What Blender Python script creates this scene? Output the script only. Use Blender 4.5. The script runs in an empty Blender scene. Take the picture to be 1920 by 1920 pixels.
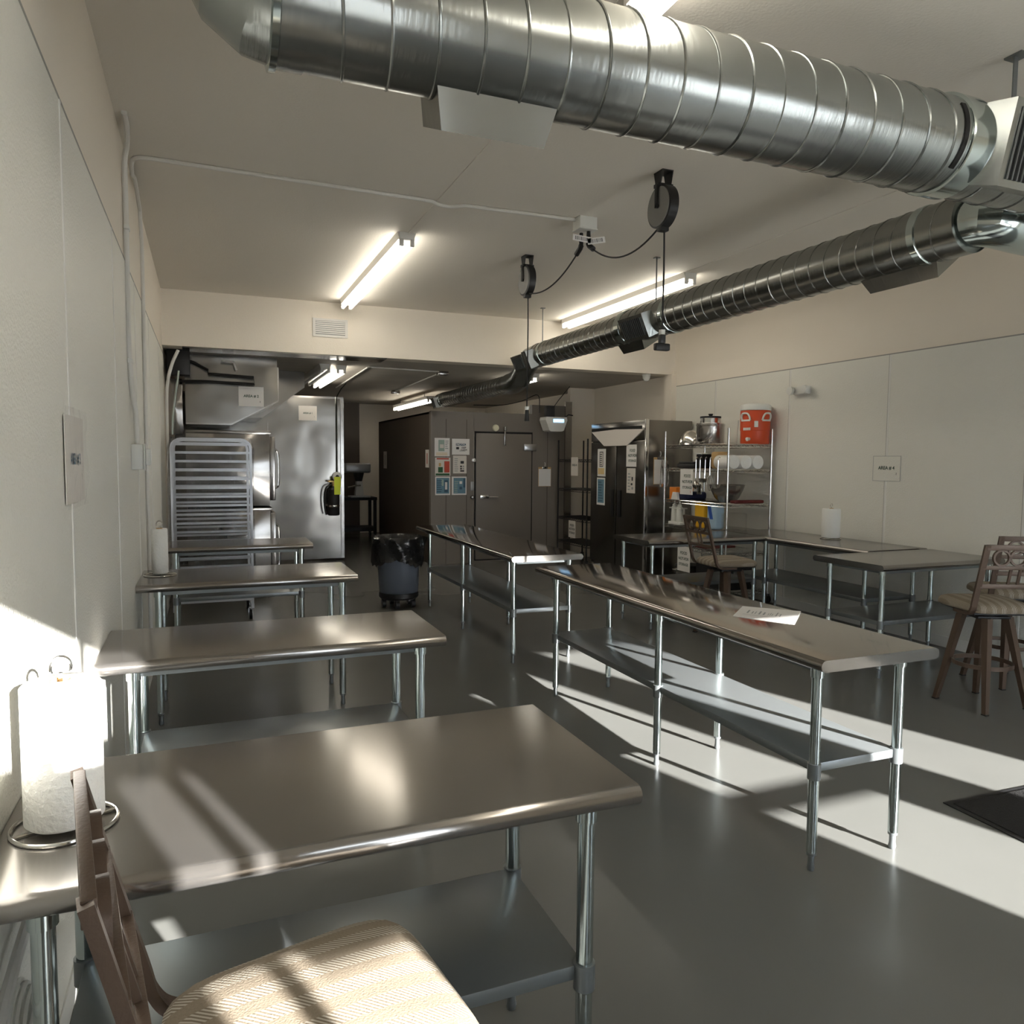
import bpy, bmesh, math, random
from mathutils import Vector, Matrix
random.seed(7)
PI = math.pi
SC = bpy.context.scene
COL = SC.collection
V = Vector

# ------------------------------------------------------------------ materials
MATS = {}
def nt(name):
    m = bpy.data.materials.new(name); m.use_nodes = True
    t = m.node_tree; return m, t, t.nodes['Principled BSDF']
def mat(name, col, rough=.5, metal=0., bump=0., bscale=60., bstretch=(1,1,1), var=0., vscale=3., rvar=0.,
        coat=0., aniso=0., emit=None, estr=0., alpha=1., trans=0., ior=1.45, spec=None, wave=0., wscale=2.):
    m, t, b = nt(name); N = t.nodes; L = t.links
    b.inputs['Base Color'].default_value = (*col, 1)
    b.inputs['Roughness'].default_value = rough
    b.inputs['Metallic'].default_value = metal
    b.inputs['IOR'].default_value = ior
    if spec is not None: b.inputs['Specular IOR Level'].default_value = spec
    if coat: b.inputs['Coat Weight'].default_value = coat; b.inputs['Coat Roughness'].default_value = .12
    if trans: b.inputs['Transmission Weight'].default_value = trans
    if alpha < 1: b.inputs['Alpha'].default_value = alpha
    if emit:
        b.inputs['Emission Color'].default_value = (*emit, 1); b.inputs['Emission Strength'].default_value = estr
    tc = N.new('ShaderNodeTexCoord')
    def noise(scale, stretch=(1,1,1), det=3):
        mp = N.new('ShaderNodeMapping'); mp.inputs['Scale'].default_value = stretch
        L.new(tc.outputs['Object'], mp.inputs[0])
        n = N.new('ShaderNodeTexNoise'); n.inputs['Scale'].default_value = scale; n.inputs['Detail'].default_value = det
        L.new(mp.outputs[0], n.inputs['Vector']); return n
    if var:
        n = noise(vscale); r = N.new('ShaderNodeValToRGB')
        r.color_ramp.elements[0].position = .3; r.color_ramp.elements[1].position = .7
        r.color_ramp.elements[0].color = (*[c*(1-var) for c in col], 1)
        r.color_ramp.elements[1].color = (*[min(1, c*(1+var)) for c in col], 1)
        L.new(n.outputs['Fac'], r.inputs[0]); L.new(r.outputs[0], b.inputs['Base Color'])
    if rvar:
        n = noise(vscale*2); mr = N.new('ShaderNodeMapRange')
        mr.inputs['To Min'].default_value = max(0, rough-rvar); mr.inputs['To Max'].default_value = rough+rvar
        mr.inputs['From Min'].default_value = .3; mr.inputs['From Max'].default_value = .7
        L.new(n.outputs['Fac'], mr.inputs['Value']); L.new(mr.outputs[0], b.inputs['Roughness'])
    last = None
    if wave:
        n = noise(wscale, det=1); bp = N.new('ShaderNodeBump'); bp.inputs['Strength'].default_value = 1; bp.inputs['Distance'].default_value = wave
        L.new(n.outputs['Fac'], bp.inputs['Height']); last = bp
    if bump:
        n = noise(bscale, bstretch); bp = N.new('ShaderNodeBump'); bp.inputs['Strength'].default_value = 1; bp.inputs['Distance'].default_value = bump
        L.new(n.outputs['Fac'], bp.inputs['Height'])
        if last: L.new(last.outputs[0], bp.inputs['Normal'])
        last = bp
    if last: L.new(last.outputs[0], b.inputs['Normal'])
    if aniso:
        b.inputs['Anisotropic'].default_value = aniso
        cx = N.new('ShaderNodeCombineXYZ'); cx.inputs[1].default_value = 1
        vt = N.new('ShaderNodeVectorTransform'); vt.convert_from = 'OBJECT'; vt.convert_to = 'WORLD'
        L.new(cx.outputs[0], vt.inputs[0]); L.new(vt.outputs[0], b.inputs['Tangent'])
    MATS[name] = m; return m

M = MATS
mat('wall_paint', (.83,.76,.66), .6, bump=.0012, bscale=90)
mat('panel_white', (.79,.775,.71), .4, bump=.004, bscale=110)
mat('panel_seam', (.78,.77,.73), .4)
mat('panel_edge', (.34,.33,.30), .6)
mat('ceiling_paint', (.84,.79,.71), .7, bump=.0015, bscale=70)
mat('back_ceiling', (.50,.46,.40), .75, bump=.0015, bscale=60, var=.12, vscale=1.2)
mat('floor_epoxy', (.138,.138,.129), .27, var=.05, vscale=1.1)
mat('ground_concrete', (.42,.41,.39), .9)
mat('steel_brushed', (.34,.32,.30), .17, .9, aniso=.95, bump=.00004, bscale=14, bstretch=(1,24,24), wave=.00008, wscale=2.2)
mat('steel_polished', (.36,.335,.31), .08, 1, wave=.00025, wscale=2.2)
mat('steel_dark', (.34,.325,.31), .2, .97, wave=.0008, wscale=3)
mat('steel_sheet', (.24,.225,.205), .2, 1, wave=.02, wscale=1.7)
mat('galvanised', (.57,.64,.63), .13, 1)
mat('galv_shelf', (.20,.215,.22), .32, .6)
mat('duct_steel', (.37,.39,.385), .27, 1, bump=.0009, bscale=5, bstretch=(9,1,1), wave=.004, wscale=5)
mat('duct_steel_long', (.33,.335,.32), .25, 1, bump=.0009, bscale=5, bstretch=(1,9,1), wave=.003, wscale=5)
mat('chrome', (.72,.71,.69), .12, 1)
mat('aluminium', (.60,.605,.62), .3, 1)
mat('black_plastic', (.016,.016,.017), .45)
mat('black_metal', (.012,.011,.011), .5)
mat('grey_disc', (.23,.225,.215), .5)
mat('rubber_mat', (.018,.017,.017), .9, bump=.003, bscale=160)
mat('white_plastic', (.74,.74,.70), .4)
mat('white_enamel', (.72,.70,.66), .45)
mat('paper', (.78,.76,.74), .7)
mat('paper_warm', (.70,.66,.61), .7)
mat('ink', (.03,.03,.035), .7)
mat('ink_green', (.06,.10,.08), .7)
mat('ink_grey', (.35,.36,.36), .7)
mat('ink_blue', (.13,.25,.33), .6)
mat('ink_blue_dark', (.05,.11,.17), .6)
mat('ink_red', (.52,.07,.04), .6)
mat('ink_darkgreen', (.02,.10,.035), .6)
mat('ink_teal', (.35,.45,.40), .6)
mat('ink_tan', (.70,.52,.25), .6)
mat('towel_paper', (.84,.83,.79), .9, bump=.004, bscale=95)
mat('wood_core', (.55,.36,.16), .6)
mat('tube_glow', (1,1,.95), .4, emit=(1,.94,.82), estr=9)
mat('tube_off', (.75,.75,.73), .3)
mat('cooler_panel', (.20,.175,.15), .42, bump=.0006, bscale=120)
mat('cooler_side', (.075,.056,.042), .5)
mat('fridge_door', (.16,.15,.135), .26, 1)
mat('gap_dark', (.01,.01,.01), .8)
mat('red_plastic', (.62,.075,.02), .38)
mat('orange', (.75,.22,.02), .5)
mat('yellow', (.85,.47,.02), .5)
mat('blue', (.03,.10,.45), .5)
mat('light_blue', (.42,.58,.72), .5)
mat('navy', (.01,.015,.06), .5)
mat('red_tray', (.12,.012,.01), .5)
mat('neon_tag', (.75,.85,.05), .5)
mat('brass', (.65,.45,.2), .3, 1)
mat('grey_bin', (.13,.15,.19), .45)
mat('bin_bag', (.012,.012,.013), .22, bump=.02, bscale=9, spec=.7)
mat('screen_blue', (.2,.5,.9), .3, emit=(.35,.65,1.), estr=1.6)
mat('stool_metal', (.105,.07,.05), .42, .3, bump=.0008, bscale=140)
mat('cloth_white', (.72,.67,.62), .85)
mat('clear_plastic', (.95,.95,.95), .12, trans=1, ior=1.12, alpha=.28)
mat('shade_film', (.05,.05,.05), .05, alpha=.25, bump=.05, bscale=8, bstretch=(3,3,.35), spec=.8)  # near-black tint of the clear cover stands in for shade inside the rack
mat('sleeve_film', (.95,.95,.95), .1, alpha=.07, bump=.02, bscale=14, bstretch=(1.5,1.5,.5), spec=.8)
mat('window_glass', (1,1,1), 0, alpha=.06)
mat('window_metal', (.12,.12,.125), .4, .8)
mat('mixer_grey', (.40,.40,.40), .35, .5)
mat('bread_tan', (.55,.50,.25), .4)
mat('cream_cover', (.78,.74,.55), .35)

def fabric():
    m, t, b = nt('seat_fabric'); N = t.nodes; L = t.links
    tc = N.new('ShaderNodeTexCoord'); sx = N.new('ShaderNodeSeparateXYZ'); L.new(tc.outputs['Object'], sx.inputs[0])
    def wave(expr_scale, axis_mix):
        a = N.new('ShaderNodeMath'); a.operation = 'MULTIPLY'; a.inputs[1].default_value = axis_mix[0]; L.new(sx.outputs[0], a.inputs[0])
        c = N.new('ShaderNodeMath'); c.operation = 'MULTIPLY_ADD'; c.inputs[1].default_value = axis_mix[1]; L.new(sx.outputs[1], c.inputs[0]); L.new(a.outputs[0], c.inputs[2])
        f = N.new('ShaderNodeMath'); f.operation = 'MULTIPLY'; f.inputs[1].default_value = expr_scale; L.new(c.outputs[0], f.inputs[0])
        s = N.new('ShaderNodeMath'); s.operation = 'SINE'; L.new(f.outputs[0], s.inputs[0]); return s
    band = wave(2*PI/.064, (0, 1))
    bs = N.new('ShaderNodeMapRange'); bs.inputs['From Min'].default_value = -.08; bs.inputs['From Max'].default_value = .08; L.new(band.outputs[0], bs.inputs['Value'])
    tw = wave(2*PI/.0066, (.75, .65))
    ts = N.new('ShaderNodeMapRange'); ts.inputs['From Min'].default_value = -.5; ts.inputs['From Max'].default_value = .5; L.new(tw.outputs[0], ts.inputs['Value'])
    mx = N.new('ShaderNodeMix'); mx.data_type = 'RGBA'; mx.inputs['A'].default_value = (.16,.125,.085,1); mx.inputs['B'].default_value = (.40,.36,.295,1)
    L.new(ts.outputs[0], mx.inputs['Factor'])
    nz = N.new('ShaderNodeTexNoise'); nz.inputs['Scale'].default_value = 260; L.new(tc.outputs['Object'], nz.inputs['Vector'])
    m2 = N.new('ShaderNodeMix'); m2.data_type = 'RGBA'; m2.inputs['A'].default_value = (.165,.13,.09,1); m2.inputs['B'].default_value = (.25,.205,.15,1); L.new(nz.outputs['Fac'], m2.inputs['Factor'])
    m3 = N.new('ShaderNodeMix'); m3.data_type = 'RGBA'; L.new(bs.outputs[0], m3.inputs['Factor']); L.new(m2.outputs['Result'], m3.inputs['A']); L.new(mx.outputs['Result'], m3.inputs['B'])
    L.new(m3.outputs['Result'], b.inputs['Base Color']); b.inputs['Roughness'].default_value = .95
    bp = N.new('ShaderNodeBump'); bp.inputs['Distance'].default_value = .001; L.new(nz.outputs['Fac'], bp.inputs['Height']); L.new(bp.outputs[0], b.inputs['Normal'])
    M['seat_fabric'] = m
fabric()

# ------------------------------------------------------------------ mesh helpers
class MB:
    def __init__(s): s.b = bmesh.new()
    def _place(s, verts, Mx):
        if Mx is not None: bmesh.ops.transform(s.b, matrix=Mx, verts=verts)
    def box(s, lo, hi, bev=0, Mx=None, seg=2):
        lo, hi = V(lo), V(hi)
        r = bmesh.ops.create_cube(s.b, size=1)['verts']
        bmesh.ops.transform(s.b, matrix=Matrix.Translation((lo+hi)/2) @ Matrix.Diagonal((*(hi-lo), 1)), verts=r)
        if bev:
            ed = list({e for v in r for e in v.link_edges})
            o = bmesh.ops.bevel(s.b, geom=ed, offset=bev, segments=seg, affect='EDGES', profile=.5)
            r = list({v for f in o['faces'] for v in f.verts} | {v for v in r if v.is_valid})
        s._place(r, Mx); return s
    def cyl(s, p0, p1, r0, r1=None, n=20, caps=True):
        r1 = r0 if r1 is None else r1
        p0, p1 = V(p0), V(p1); d = p1-p0
        q = d.to_track_quat('Z', 'Y').to_matrix().to_4x4()
        bmesh.ops.create_cone(s.b, cap_ends=caps, segments=n, radius1=r0, radius2=r1, depth=d.length,
                              matrix=Matrix.Translation((p0+p1)/2) @ q)
        return s
    def prism(s, pts, fn, a, b):
        """polygon pts (u,v) extruded between a and b; fn(u,v,w) -> xyz"""
        A = [s.b.verts.new(fn(u, v, a)) for u, v in pts]; B = [s.b.verts.new(fn(u, v, b)) for u, v in pts]
        n = len(pts); s.b.faces.new(A); s.b.faces.new(B[::-1])
        for i in range(n): s.b.faces.new((A[i], B[i], B[(i+1) % n], A[(i+1) % n]))
        return s
    def sweep(s, path, prof, closed=False, caps=True, up=(0,0,1)):
        """profile (list of (u,v)) swept along path with parallel frames"""
        P = [V(p) for p in path]; n = len(P); rings = []
        t0 = (P[1]-P[0]).normalized(); u = V(up)
        if abs(u.dot(t0)) > .95: u = V((1,0,0))
        u = (u-t0*u.dot(t0)).normalized()
        for i in range(n):
            if closed: t = (P[(i+1) % n]-P[i-1]).normalized()
            else: t = (P[min(i+1, n-1)]-P[max(i-1, 0)]).normalized()
            u = (u-t*u.dot(t)).normalized(); w = t.cross(u)
            k = 1.
            rings.append([s.b.verts.new(P[i]+w*a*k+u*b*k) for a, b in prof])
        m = len(prof)
        for i in range(n if closed else n-1):
            A, B = rings[i], rings[(i+1) % n]
            for j in range(m): s.b.faces.new((A[j], A[(j+1) % m], B[(j+1) % m], B[j]))
        if caps and not closed:
            s.b.faces.new(rings[0][::-1]); s.b.faces.new(rings[-1])
        return s
    def tube(s, path, r, n=10, **k):
        return s.sweep(path, [(r*math.cos(2*PI*i/n), r*math.sin(2*PI*i/n)) for i in range(n)], **k)
    def bar(s, path, w, h, **k):
        return s.sweep(path, [(-w/2,-h/2),(w/2,-h/2),(w/2,h/2),(-w/2,h/2)], **k)
    def lathe(s, prof, c=(0,0,0), axis='Z', n=28, ang=0):
        c = V(c); rings = []
        for r, z in prof:
            ring = []
            for i in range(n):
                a = 2*PI*i/n+ang; p = (r*math.cos(a), r*math.sin(a), z)
                if axis == 'X': p = (z, p[0], p[1])
                if axis == 'Y': p = (p[0], z, p[1])
                ring.append(s.b.verts.new(c+V(p)))
            rings.append(ring)
        for A, B in zip(rings, rings[1:]):
            for j in range(n): s.b.faces.new((A[j], A[(j+1) % n], B[(j+1) % n], B[j]))
        if prof[0][0] > 1e-6: s.b.faces.new(rings[0][::-1])
        if prof[-1][0] > 1e-6: s.b.faces.new(rings[-1])
        return s
    def quad(s, *p):
        s.b.faces.new([s.b.verts.new(q) for q in p]); return s
    def rot(s, Mx): bmesh.ops.transform(s.b, matrix=Mx, verts=s.b.verts); return s

def obj(name, mb, m, parent=None, smooth=35):
    me = bpy.data.meshes.new(name)
    bmesh.ops.remove_doubles(mb.b, verts=mb.b.verts, dist=1e-6)
    bmesh.ops.recalc_face_normals(mb.b, faces=mb.b.faces)
    mb.b.to_mesh(me); mb.b.free()
    if smooth:
        me.polygons.foreach_set('use_smooth', [True]*len(me.polygons)); me.set_sharp_from_angle(angle=math.radians(smooth))
    me.materials.append(M[m]); o = bpy.data.objects.new(name, me); COL.objects.link(o)
    if parent: o.parent = parent
    return o
def tag(o, label, cat, group=None):
    o['label'] = label; o['category'] = cat
    if group: o['group'] = group
    return o
def thing(name, label, cat, loc=(0,0,0), rz=0, group=None):
    o = bpy.data.objects.new(name, None); COL.objects.link(o); o.location = loc; o.rotation_euler = (0,0,rz)
    return tag(o, label, cat, group)
def struct(name, mb, m, smooth=35):
    o = obj(name, mb, m, None, smooth); o['kind'] = 'structure'; return o
def copy_tree(o, parent=None):
    c = o.copy(); COL.objects.link(c)
    if parent: c.parent = parent
    for ch in list(o.children): copy_tree(ch, c)
    return c
def clone(o, label, loc, rz):
    c = copy_tree(o); c.location = loc; c.rotation_euler = (0,0,rz); c['label'] = label; return c
def text(name, s, size, loc, parent, m='ink', rot=(PI/2,0,0), sx=1.0, align='CENTER'):
    cu = bpy.data.curves.new('lettering', 'FONT'); cu.body = s; cu.size = size; cu.align_x = align; cu.align_y = 'CENTER'; cu.offset = size*.028
    t = bpy.data.objects.new('lettering_source', cu); COL.objects.link(t)
    dg = bpy.context.evaluated_depsgraph_get(); me = bpy.data.meshes.new_from_object(t.evaluated_get(dg))
    bpy.data.objects.remove(t); bpy.data.curves.remove(cu)
    me.materials.clear(); me.materials.append(M[m]); me.name = name
    o = bpy.data.objects.new(name, me); COL.objects.link(o); o.location = loc; o.rotation_euler = rot; o.scale = (sx,1,1)
    if parent: o.parent = parent
    return o
def arc(cx, cy, r, a0, a1, n=8): return [(cx+r*math.cos(a0+(a1-a0)*i/n), cy+r*math.sin(a0+(a1-a0)*i/n)) for i in range(n+1)]
def smoothpath(pts, n=6):
    """Catmull-Rom through pts"""
    P = [V(p) for p in pts]; P = [P[0]*2-P[1]]+P+[P[-1]*2-P[-2]]; out = []
    for i in range(1, len(P)-2):
        a, b, c, d = P[i-1:i+3]
        for k in range(n):
            t = k/n
            out.append(.5*((2*b)+(c-a)*t+(2*a-5*b+4*c-d)*t*t+(3*b-a-3*c+d)*t**3))
    out.append(P[-2]); return out
def catenary(p0, p1, sag, n=16):
    p0, p1 = V(p0), V(p1)
    return [p0.lerp(p1, i/n)-V((0,0,sag*4*(i/n)*(1-i/n))) for i in range(n+1)]

# ------------------------------------------------------------------ the room
WL, WR, YF, YB, CZ, BY, BZ = -.41, 6.14, -1.5, 16.8, 3.46, 9.05, 2.86
struct('floor', MB().box((WL-.2, YF-.2, -.2), (WR+.2, YB+.2, 0)), 'floor_epoxy', 0)
struct('ceiling', MB().box((WL-.2, YF-.2, CZ), (WR+.2, BY+.1, CZ+.2)), 'ceiling_paint', 0)
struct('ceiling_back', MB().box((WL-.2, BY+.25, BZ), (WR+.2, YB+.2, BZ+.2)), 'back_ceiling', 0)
struct('wall_header', MB().box((WL, BY, BZ), (WR, BY+.25, CZ)), 'wall_paint', 0)
struct('wall_left', MB().box((WL-.2, YF-.2, 0), (WL, YB, CZ)), 'wall_paint', 0)
struct('wall_right', MB().box((WR, YF-.2, 0), (WR+.2, YB, CZ)), 'wall_paint', 0)
struct('wall_back', MB().box((WL, YB, 0), (WR, YB+.2, CZ)), 'wall_paint', 0)
# white wall panels with seams
def panels(name, x, side, top, ys):
    mb = MB()
    for a, b in zip(ys, ys[1:]):
        mb.box((x, a+.003, .02), (x+side*.008, b-.003, top))
    struct(name, mb, 'panel_white', 0)
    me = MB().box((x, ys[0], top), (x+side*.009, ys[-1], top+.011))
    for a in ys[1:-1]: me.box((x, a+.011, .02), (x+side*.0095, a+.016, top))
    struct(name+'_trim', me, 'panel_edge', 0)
    ms = MB()
    for a in ys[1:-1]:
        ms.box((x, a-.011, .02), (x+side*.0115, a+.011, top), .002)
    struct(name+'_seams', ms, 'panel_seam', 0)
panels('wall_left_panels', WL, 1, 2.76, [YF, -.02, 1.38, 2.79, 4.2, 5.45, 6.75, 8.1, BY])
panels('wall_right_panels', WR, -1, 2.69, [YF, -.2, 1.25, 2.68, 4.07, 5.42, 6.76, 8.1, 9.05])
struct('trim_1', MB().box((WL+.2, BY+.01, BZ-.012), (2.05, BY+.36, BZ)), 'steel_sheet', 0)
struct('trim_2', MB().box((WR-.09, BY-.06, 0), (WR, BY+.12, BZ), .004), 'wall_paint', 0)
struct('trim_3', MB().box((5.56, 11.33, 0), (5.68, 11.36, 2.62)), 'steel_brushed', 0)
struct('wall_back_right', MB().box((5.68, 11.40, 0), (WR, 11.5, BZ)), 'wall_paint', 0)
struct('baseboard_left', MB().box((WL, YF, 0), (WL+.014, BY, .1), .003), 'panel_seam', 0)
struct('baseboard_right', MB().box((WR-.014, YF, 0), (WR, BY, .1), .003), 'panel_seam', 0)
# stainless clad partition and the passage behind it
struct('wall_partition', MB().box((WL, 12.3, .04), (2.07, 12.42, 2.62)), 'steel_sheet', 0)
struct('trim_4', MB().box((2.02, 12.285, .04), (2.075, 12.43, 2.62), .004).box((WL, 12.29, 2.6), (2.07, 12.42, 2.63)), 'steel_brushed', 0)
struct('trim_5', MB().box((.9, 12.285, .3), (.915, 12.3, 2.2)), 'steel_brushed', 0)
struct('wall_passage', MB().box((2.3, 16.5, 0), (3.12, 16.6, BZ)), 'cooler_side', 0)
# front wall with the shop windows the sun comes through
W1 = (.50, 1.33, .35, 2.42); W2 = (3.77, 5.62, .25, 2.29)
mb = MB(); a, b = YF-.12, YF
mb.box((WL, a, 0), (W1[0], b, CZ)).box((W1[0], a, 0), (W1[1], b, W1[2])).box((W1[0], a, W1[3]), (W1[1], b, CZ))
mb.box((W1[1], a, 0), (W2[0], b, CZ)).box((W2[0], a, 0), (W2[1], b, W2[2])).box((W2[0], a, W2[3]), (W2[1], b, CZ)).box((W2[1], a, 0), (WR, b, CZ))
struct('wall_front', mb, 'wall_paint', 0)
def window(n, w, bars_v, bars_h):
    y0, y1 = YF-.1, YF-.04
    m = MB(); t = .03
    m.box((w[0], y0, w[2]), (w[0]+t, y1, w[3])).box((w[1]-t, y0, w[2]), (w[1], y1, w[3]))
    m.box((w[0]+t, y0, w[2]), (w[1]-t, y1, w[2]+t)).box((w[0]+t, y0, w[3]-t), (w[1]-t, y1, w[3]))
    for x, h in bars_v: m.box((x-h, y0, w[2]+t), (x+h, y1, w[3]-t))
    for z0, z1, xe in bars_h: m.box((w[0]+t, y0, z0), (xe-t, y1, z1))
    o = struct('window_%d' % n, m, 'window_metal', 0)
    g = obj('window_pane', MB().box((w[0]+t, YF-.075, w[2]+t), (w[1]-t, YF-.069, w[3]-t)), 'window_glass', o, 0)
    return o
o = window(1, W1, [(1.05, .012)], [(1.975, 2.03, W1[1])])
obj('sun_block_panel', MB().box((W1[0]+.03, YF-.068, W1[2]+.03), (.93, YF-.06, 1.975)).box((1.10, YF-.068, 1.63), (W1[1]-.03, YF-.06, 1.975)), 'paper', o, 0)  # unseen panels added to shape the sun patches on nearest table and stool
window(2, W2, [(4.74, .25)], [(1.325, 1.39, 4.52)])
struct('ground', MB().box((-14, -22, -.3), (18, YF-.2, -.2)), 'ground_concrete', 0)

# ------------------------------------------------------------------ work tables
def stadium(w, t):
    r = t/2
    return [(x, z) for x, z in arc(w/2-r, 0, r, -PI/2, PI/2, 10)+arc(-w/2+r, 0, r, PI/2, 3*PI/2, 10)]
def table(label, x0, x1, y0, y1, legs, long='x', top='steel_brushed', group=None, H=.88, SH=.44):
    cx, cy = (x0+x1)/2, (y0+y1)/2; rz = 0 if long == 'x' else PI/2
    L, W = (x1-x0, y1-y0) if long == 'x' else (y1-y0, x1-x0)
    t = thing('work_table', label, 'table', (cx, cy, 0), rz, group)
    def loc(x, y):
        dx, dy = x-cx, y-cy
        return (dx, dy) if long == 'x' else (dy, -dx)
    T = .048; rr = .004
    mb = MB().prism(stadium(W, T), lambda u, v, w: (w, u, v+H-T/2), -L/2, L/2)
    o = obj('tabletop', mb, top, t, 30)
    mb = MB().box((-L/2+.1, -W/2+.08, H-T-.03), (L/2-.1, W/2-.08, H-T+.002))
    obj('under_frame', mb, 'galv_shelf', t, 0)
    P = [loc(*p) for p in legs]
    xs = [p[0] for p in P]; ys = [p[1] for p in P]; a, b, c, d = min(xs), max(xs), min(ys), max(ys)
    mb = MB().box((a, c, SH-.036), (b, d, SH), .003)
    for p in P: mb.cyl((*p, SH-.06), (*p, SH+.004), .0265, n=20)
    obj('undershelf', mb, 'galv_shelf', t)
    for p in P:
        l = obj('leg', MB().cyl((*p, .075), (*p, H-T), .0205, n=22).cyl((*p, H-T-.035), (*p, H-T), .026, n=20), 'galvanised', t)
        obj('foot', MB().lathe([(.013,0),(.016,.012),(.013,.03),(.013,.06),(.0195,.064),(.0195,.076)], (*p, 0), n=16), 'galv_shelf', l)
    return t
def four(x0, x1, y0, y1): return [(x0,y0),(x1,y0),(x0,y1),(x1,y1)]
G1 = 'stainless work tables along the left wall'
table('nearest stainless work table by the left wall, beside the foreground stool', -.40, .945, 1.485, 2.155, four(-.29, .825, 1.54, 2.0), group=G1)
table('second stainless work table from the front, bare, end against the left wall', -.40, .963, 3.11, 3.74, four(-.27, .86, 3.17, 3.62), group=G1)
table('third stainless work table from the front, carrying a slim paper towel roll', -.40, .926, 4.97, 5.67, four(-.28, .83, 5.03, 5.53), group=G1)
table('farthest and smallest of the four left work tables, before the sheet pan rack', -.33, .893, 6.96, 7.57, four(-.25, .795, 7.02, 7.47), group=G1)
G2 = 'long stainless island tables in mid floor'
table('long polished stainless island table with a printed sheet on it', 2.20, 2.84, 2.205, 4.95,
      [(2.245,2.27),(2.70,2.275),(2.245,3.40),(2.70,3.47),(2.245,4.68),(2.70,4.74)], 'y', 'steel_polished', G2)
table('bare long stainless island table beside the grey trash can', 2.25, 2.89, 5.52, 8.48,
      [(2.29,5.58),(2.80,5.6),(2.30,6.9),(2.80,6.95),(2.31,8.1),(2.80,8.15)], 'y', 'steel_polished', G2)
G3 = 'dark work tables by the right wall'
table('dark work table end-on to the right wall, behind the two stools', 4.69, 6.03, 4.13, 4.84, four(4.76, 5.93, 4.2, 4.72)+[(5.35,4.72)], group=G3, top='steel_dark')
table('dark work table lying along the right wall under a paper towel roll', 5.345, 6.08, 4.885, 6.87, [(5.41,4.96),(6.0,4.96),(5.41,6.25),(6.0,6.75)], 'y', 'steel_dark', G3)
table('dark work table meeting the wall table at a corner, before the chrome shelves', 3.94, 5.34, 6.17, 6.87, four(4.02, 5.26, 6.24, 6.78), group=G3, top='steel_dark')

# ------------------------------------------------------------------ bar stools
def make_stool(label, loc, rz, base):
    t = thing('bar_stool', label, 'stool', loc, rz, 'swivel bar stools')
    mb = MB(); n = 56; rings = []
    def se(a, r):                      # rounded square outline, a little wider at the front
        c, s = math.cos(a), math.sin(a); k = (abs(c)**5.5+abs(s)**5.5)**(-1/5.5)
        return (r*k*c*.235+.0, r*k*s*(.222+.018*c))
    for r, z in ((.93,.668),(.99,.675),(1.0,.69),(.985,.708),(.93,.722),(.8,.733),(.55,.742),(.28,.746)):
        rings.append([mb.b.verts.new((*se(2*PI*i/n, r), z)) for i in range(n)])
    for A, B in zip(rings, rings[1:]):
        for j in range(n): mb.b.faces.new((A[j], A[(j+1) % n], B[(j+1) % n], B[j]))
    mb.b.faces.new(rings[0][::-1]); mb.b.faces.new(rings[-1])
    obj('seat_cushion', mb, 'seat_fabric', t, 60)
    obj('seat_pan', MB().box((-.2,-.19,.655), (.2,.19,.669), .004), 'black_metal', t)
    for s in (-1, 1):
        p = [(-.02, s*.21, .66), (-.16, s*.215, .662), (-.205, s*.217, .675), (-.23, s*.217, .71), (-.243, s*.217, .76), (-.286, s*.213, .93), (-.336, s*.208, 1.133)]
        obj('back_upright', MB().bar(smoothpath(p, 5), .036, .018, up=(0,0,1)), 'stool_metal', t)
    r = MB()
    def rail(z, h, y): 
        x = -.286-(z-.93)*.246
        r.box((x-.009, -y, z-h/2), (x+.009, y, z+h/2), .002)
    rail(1.118, .036, .212); rail(.985, .026, .212); rail(.86, .03, .213)
    obj('back_rail', r, 'stool_metal', t)
    d = MB()
    for k in (-1, 0, 1):
        x = -.315; c = k*.105
        d.sweep([(x-.0*0, c+.05*math.cos(2*PI*i/20), 1.05+.048*math.sin(2*PI*i/20)) for i in range(20)], [(-.006,-.009),(.006,-.009),(.006,.009),(-.006,.009)], closed=True, up=(1,0,0))
    for k in (-1, 1): d.bar([(-.269, k*.03, .86), (-.3, k*.03, .985)], .016, .012, up=(1,0,0))
    obj('back_ornament', d, 'stool_metal', t)
    obj('swivel_plate', MB().cyl((0,0,.63), (0,0,.655), .09, n=24).box((-.11,-.11,.612), (.11,.11,.63), .003), 'black_metal', t)
    Q = Matrix.Rotation(base, 4, 'Z')
    for sx, sy in ((1,1),(1,-1),(-1,1),(-1,-1)):
        lb = MB(); top, bot = V((sx*.095, sy*.095, .62)), V((sx*.19, sy*.19, .004))
        A = [lb.b.verts.new(top+V((u*.024, v*.024, 0))) for u, v in ((-1,-1),(1,-1),(1,1),(-1,1))]
        B = [lb.b.verts.new(bot+V((u*.015, v*.015, 0))) for u, v in ((-1,-1),(1,-1),(1,1),(-1,1))]
        for j in range(4): lb.b.faces.new((A[j], A[(j+1) % 4], B[(j+1) % 4], B[j]))
        lb.b.faces.new(A); lb.b.faces.new(B[::-1]); lb.rot(Q)
        lg = obj('leg', lb, 'stool_metal', t)
        f = MB().box((bot.x-.017, bot.y-.017, 0), (bot.x+.017, bot.y+.017, .008)).rot(Q); obj('foot', f, 'black_metal', lg)
    obj('foot_ring', MB().sweep([(.182*math.cos(2*PI*i/36), .182*math.sin(2*PI*i/36), .29) for i in range(36)], [(-.004,-.014),(.004,-.014),(.004,.014),(-.004,.014)], closed=True), 'stool_metal', t)
    return t
st = make_stool('foreground bar stool with striped seat, tucked under the nearest left table', (.16, 1.225, 0), math.radians(9), math.radians(20))
def stool2(label, loc, rz): return clone(st, label, loc, math.radians(rz))
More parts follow.
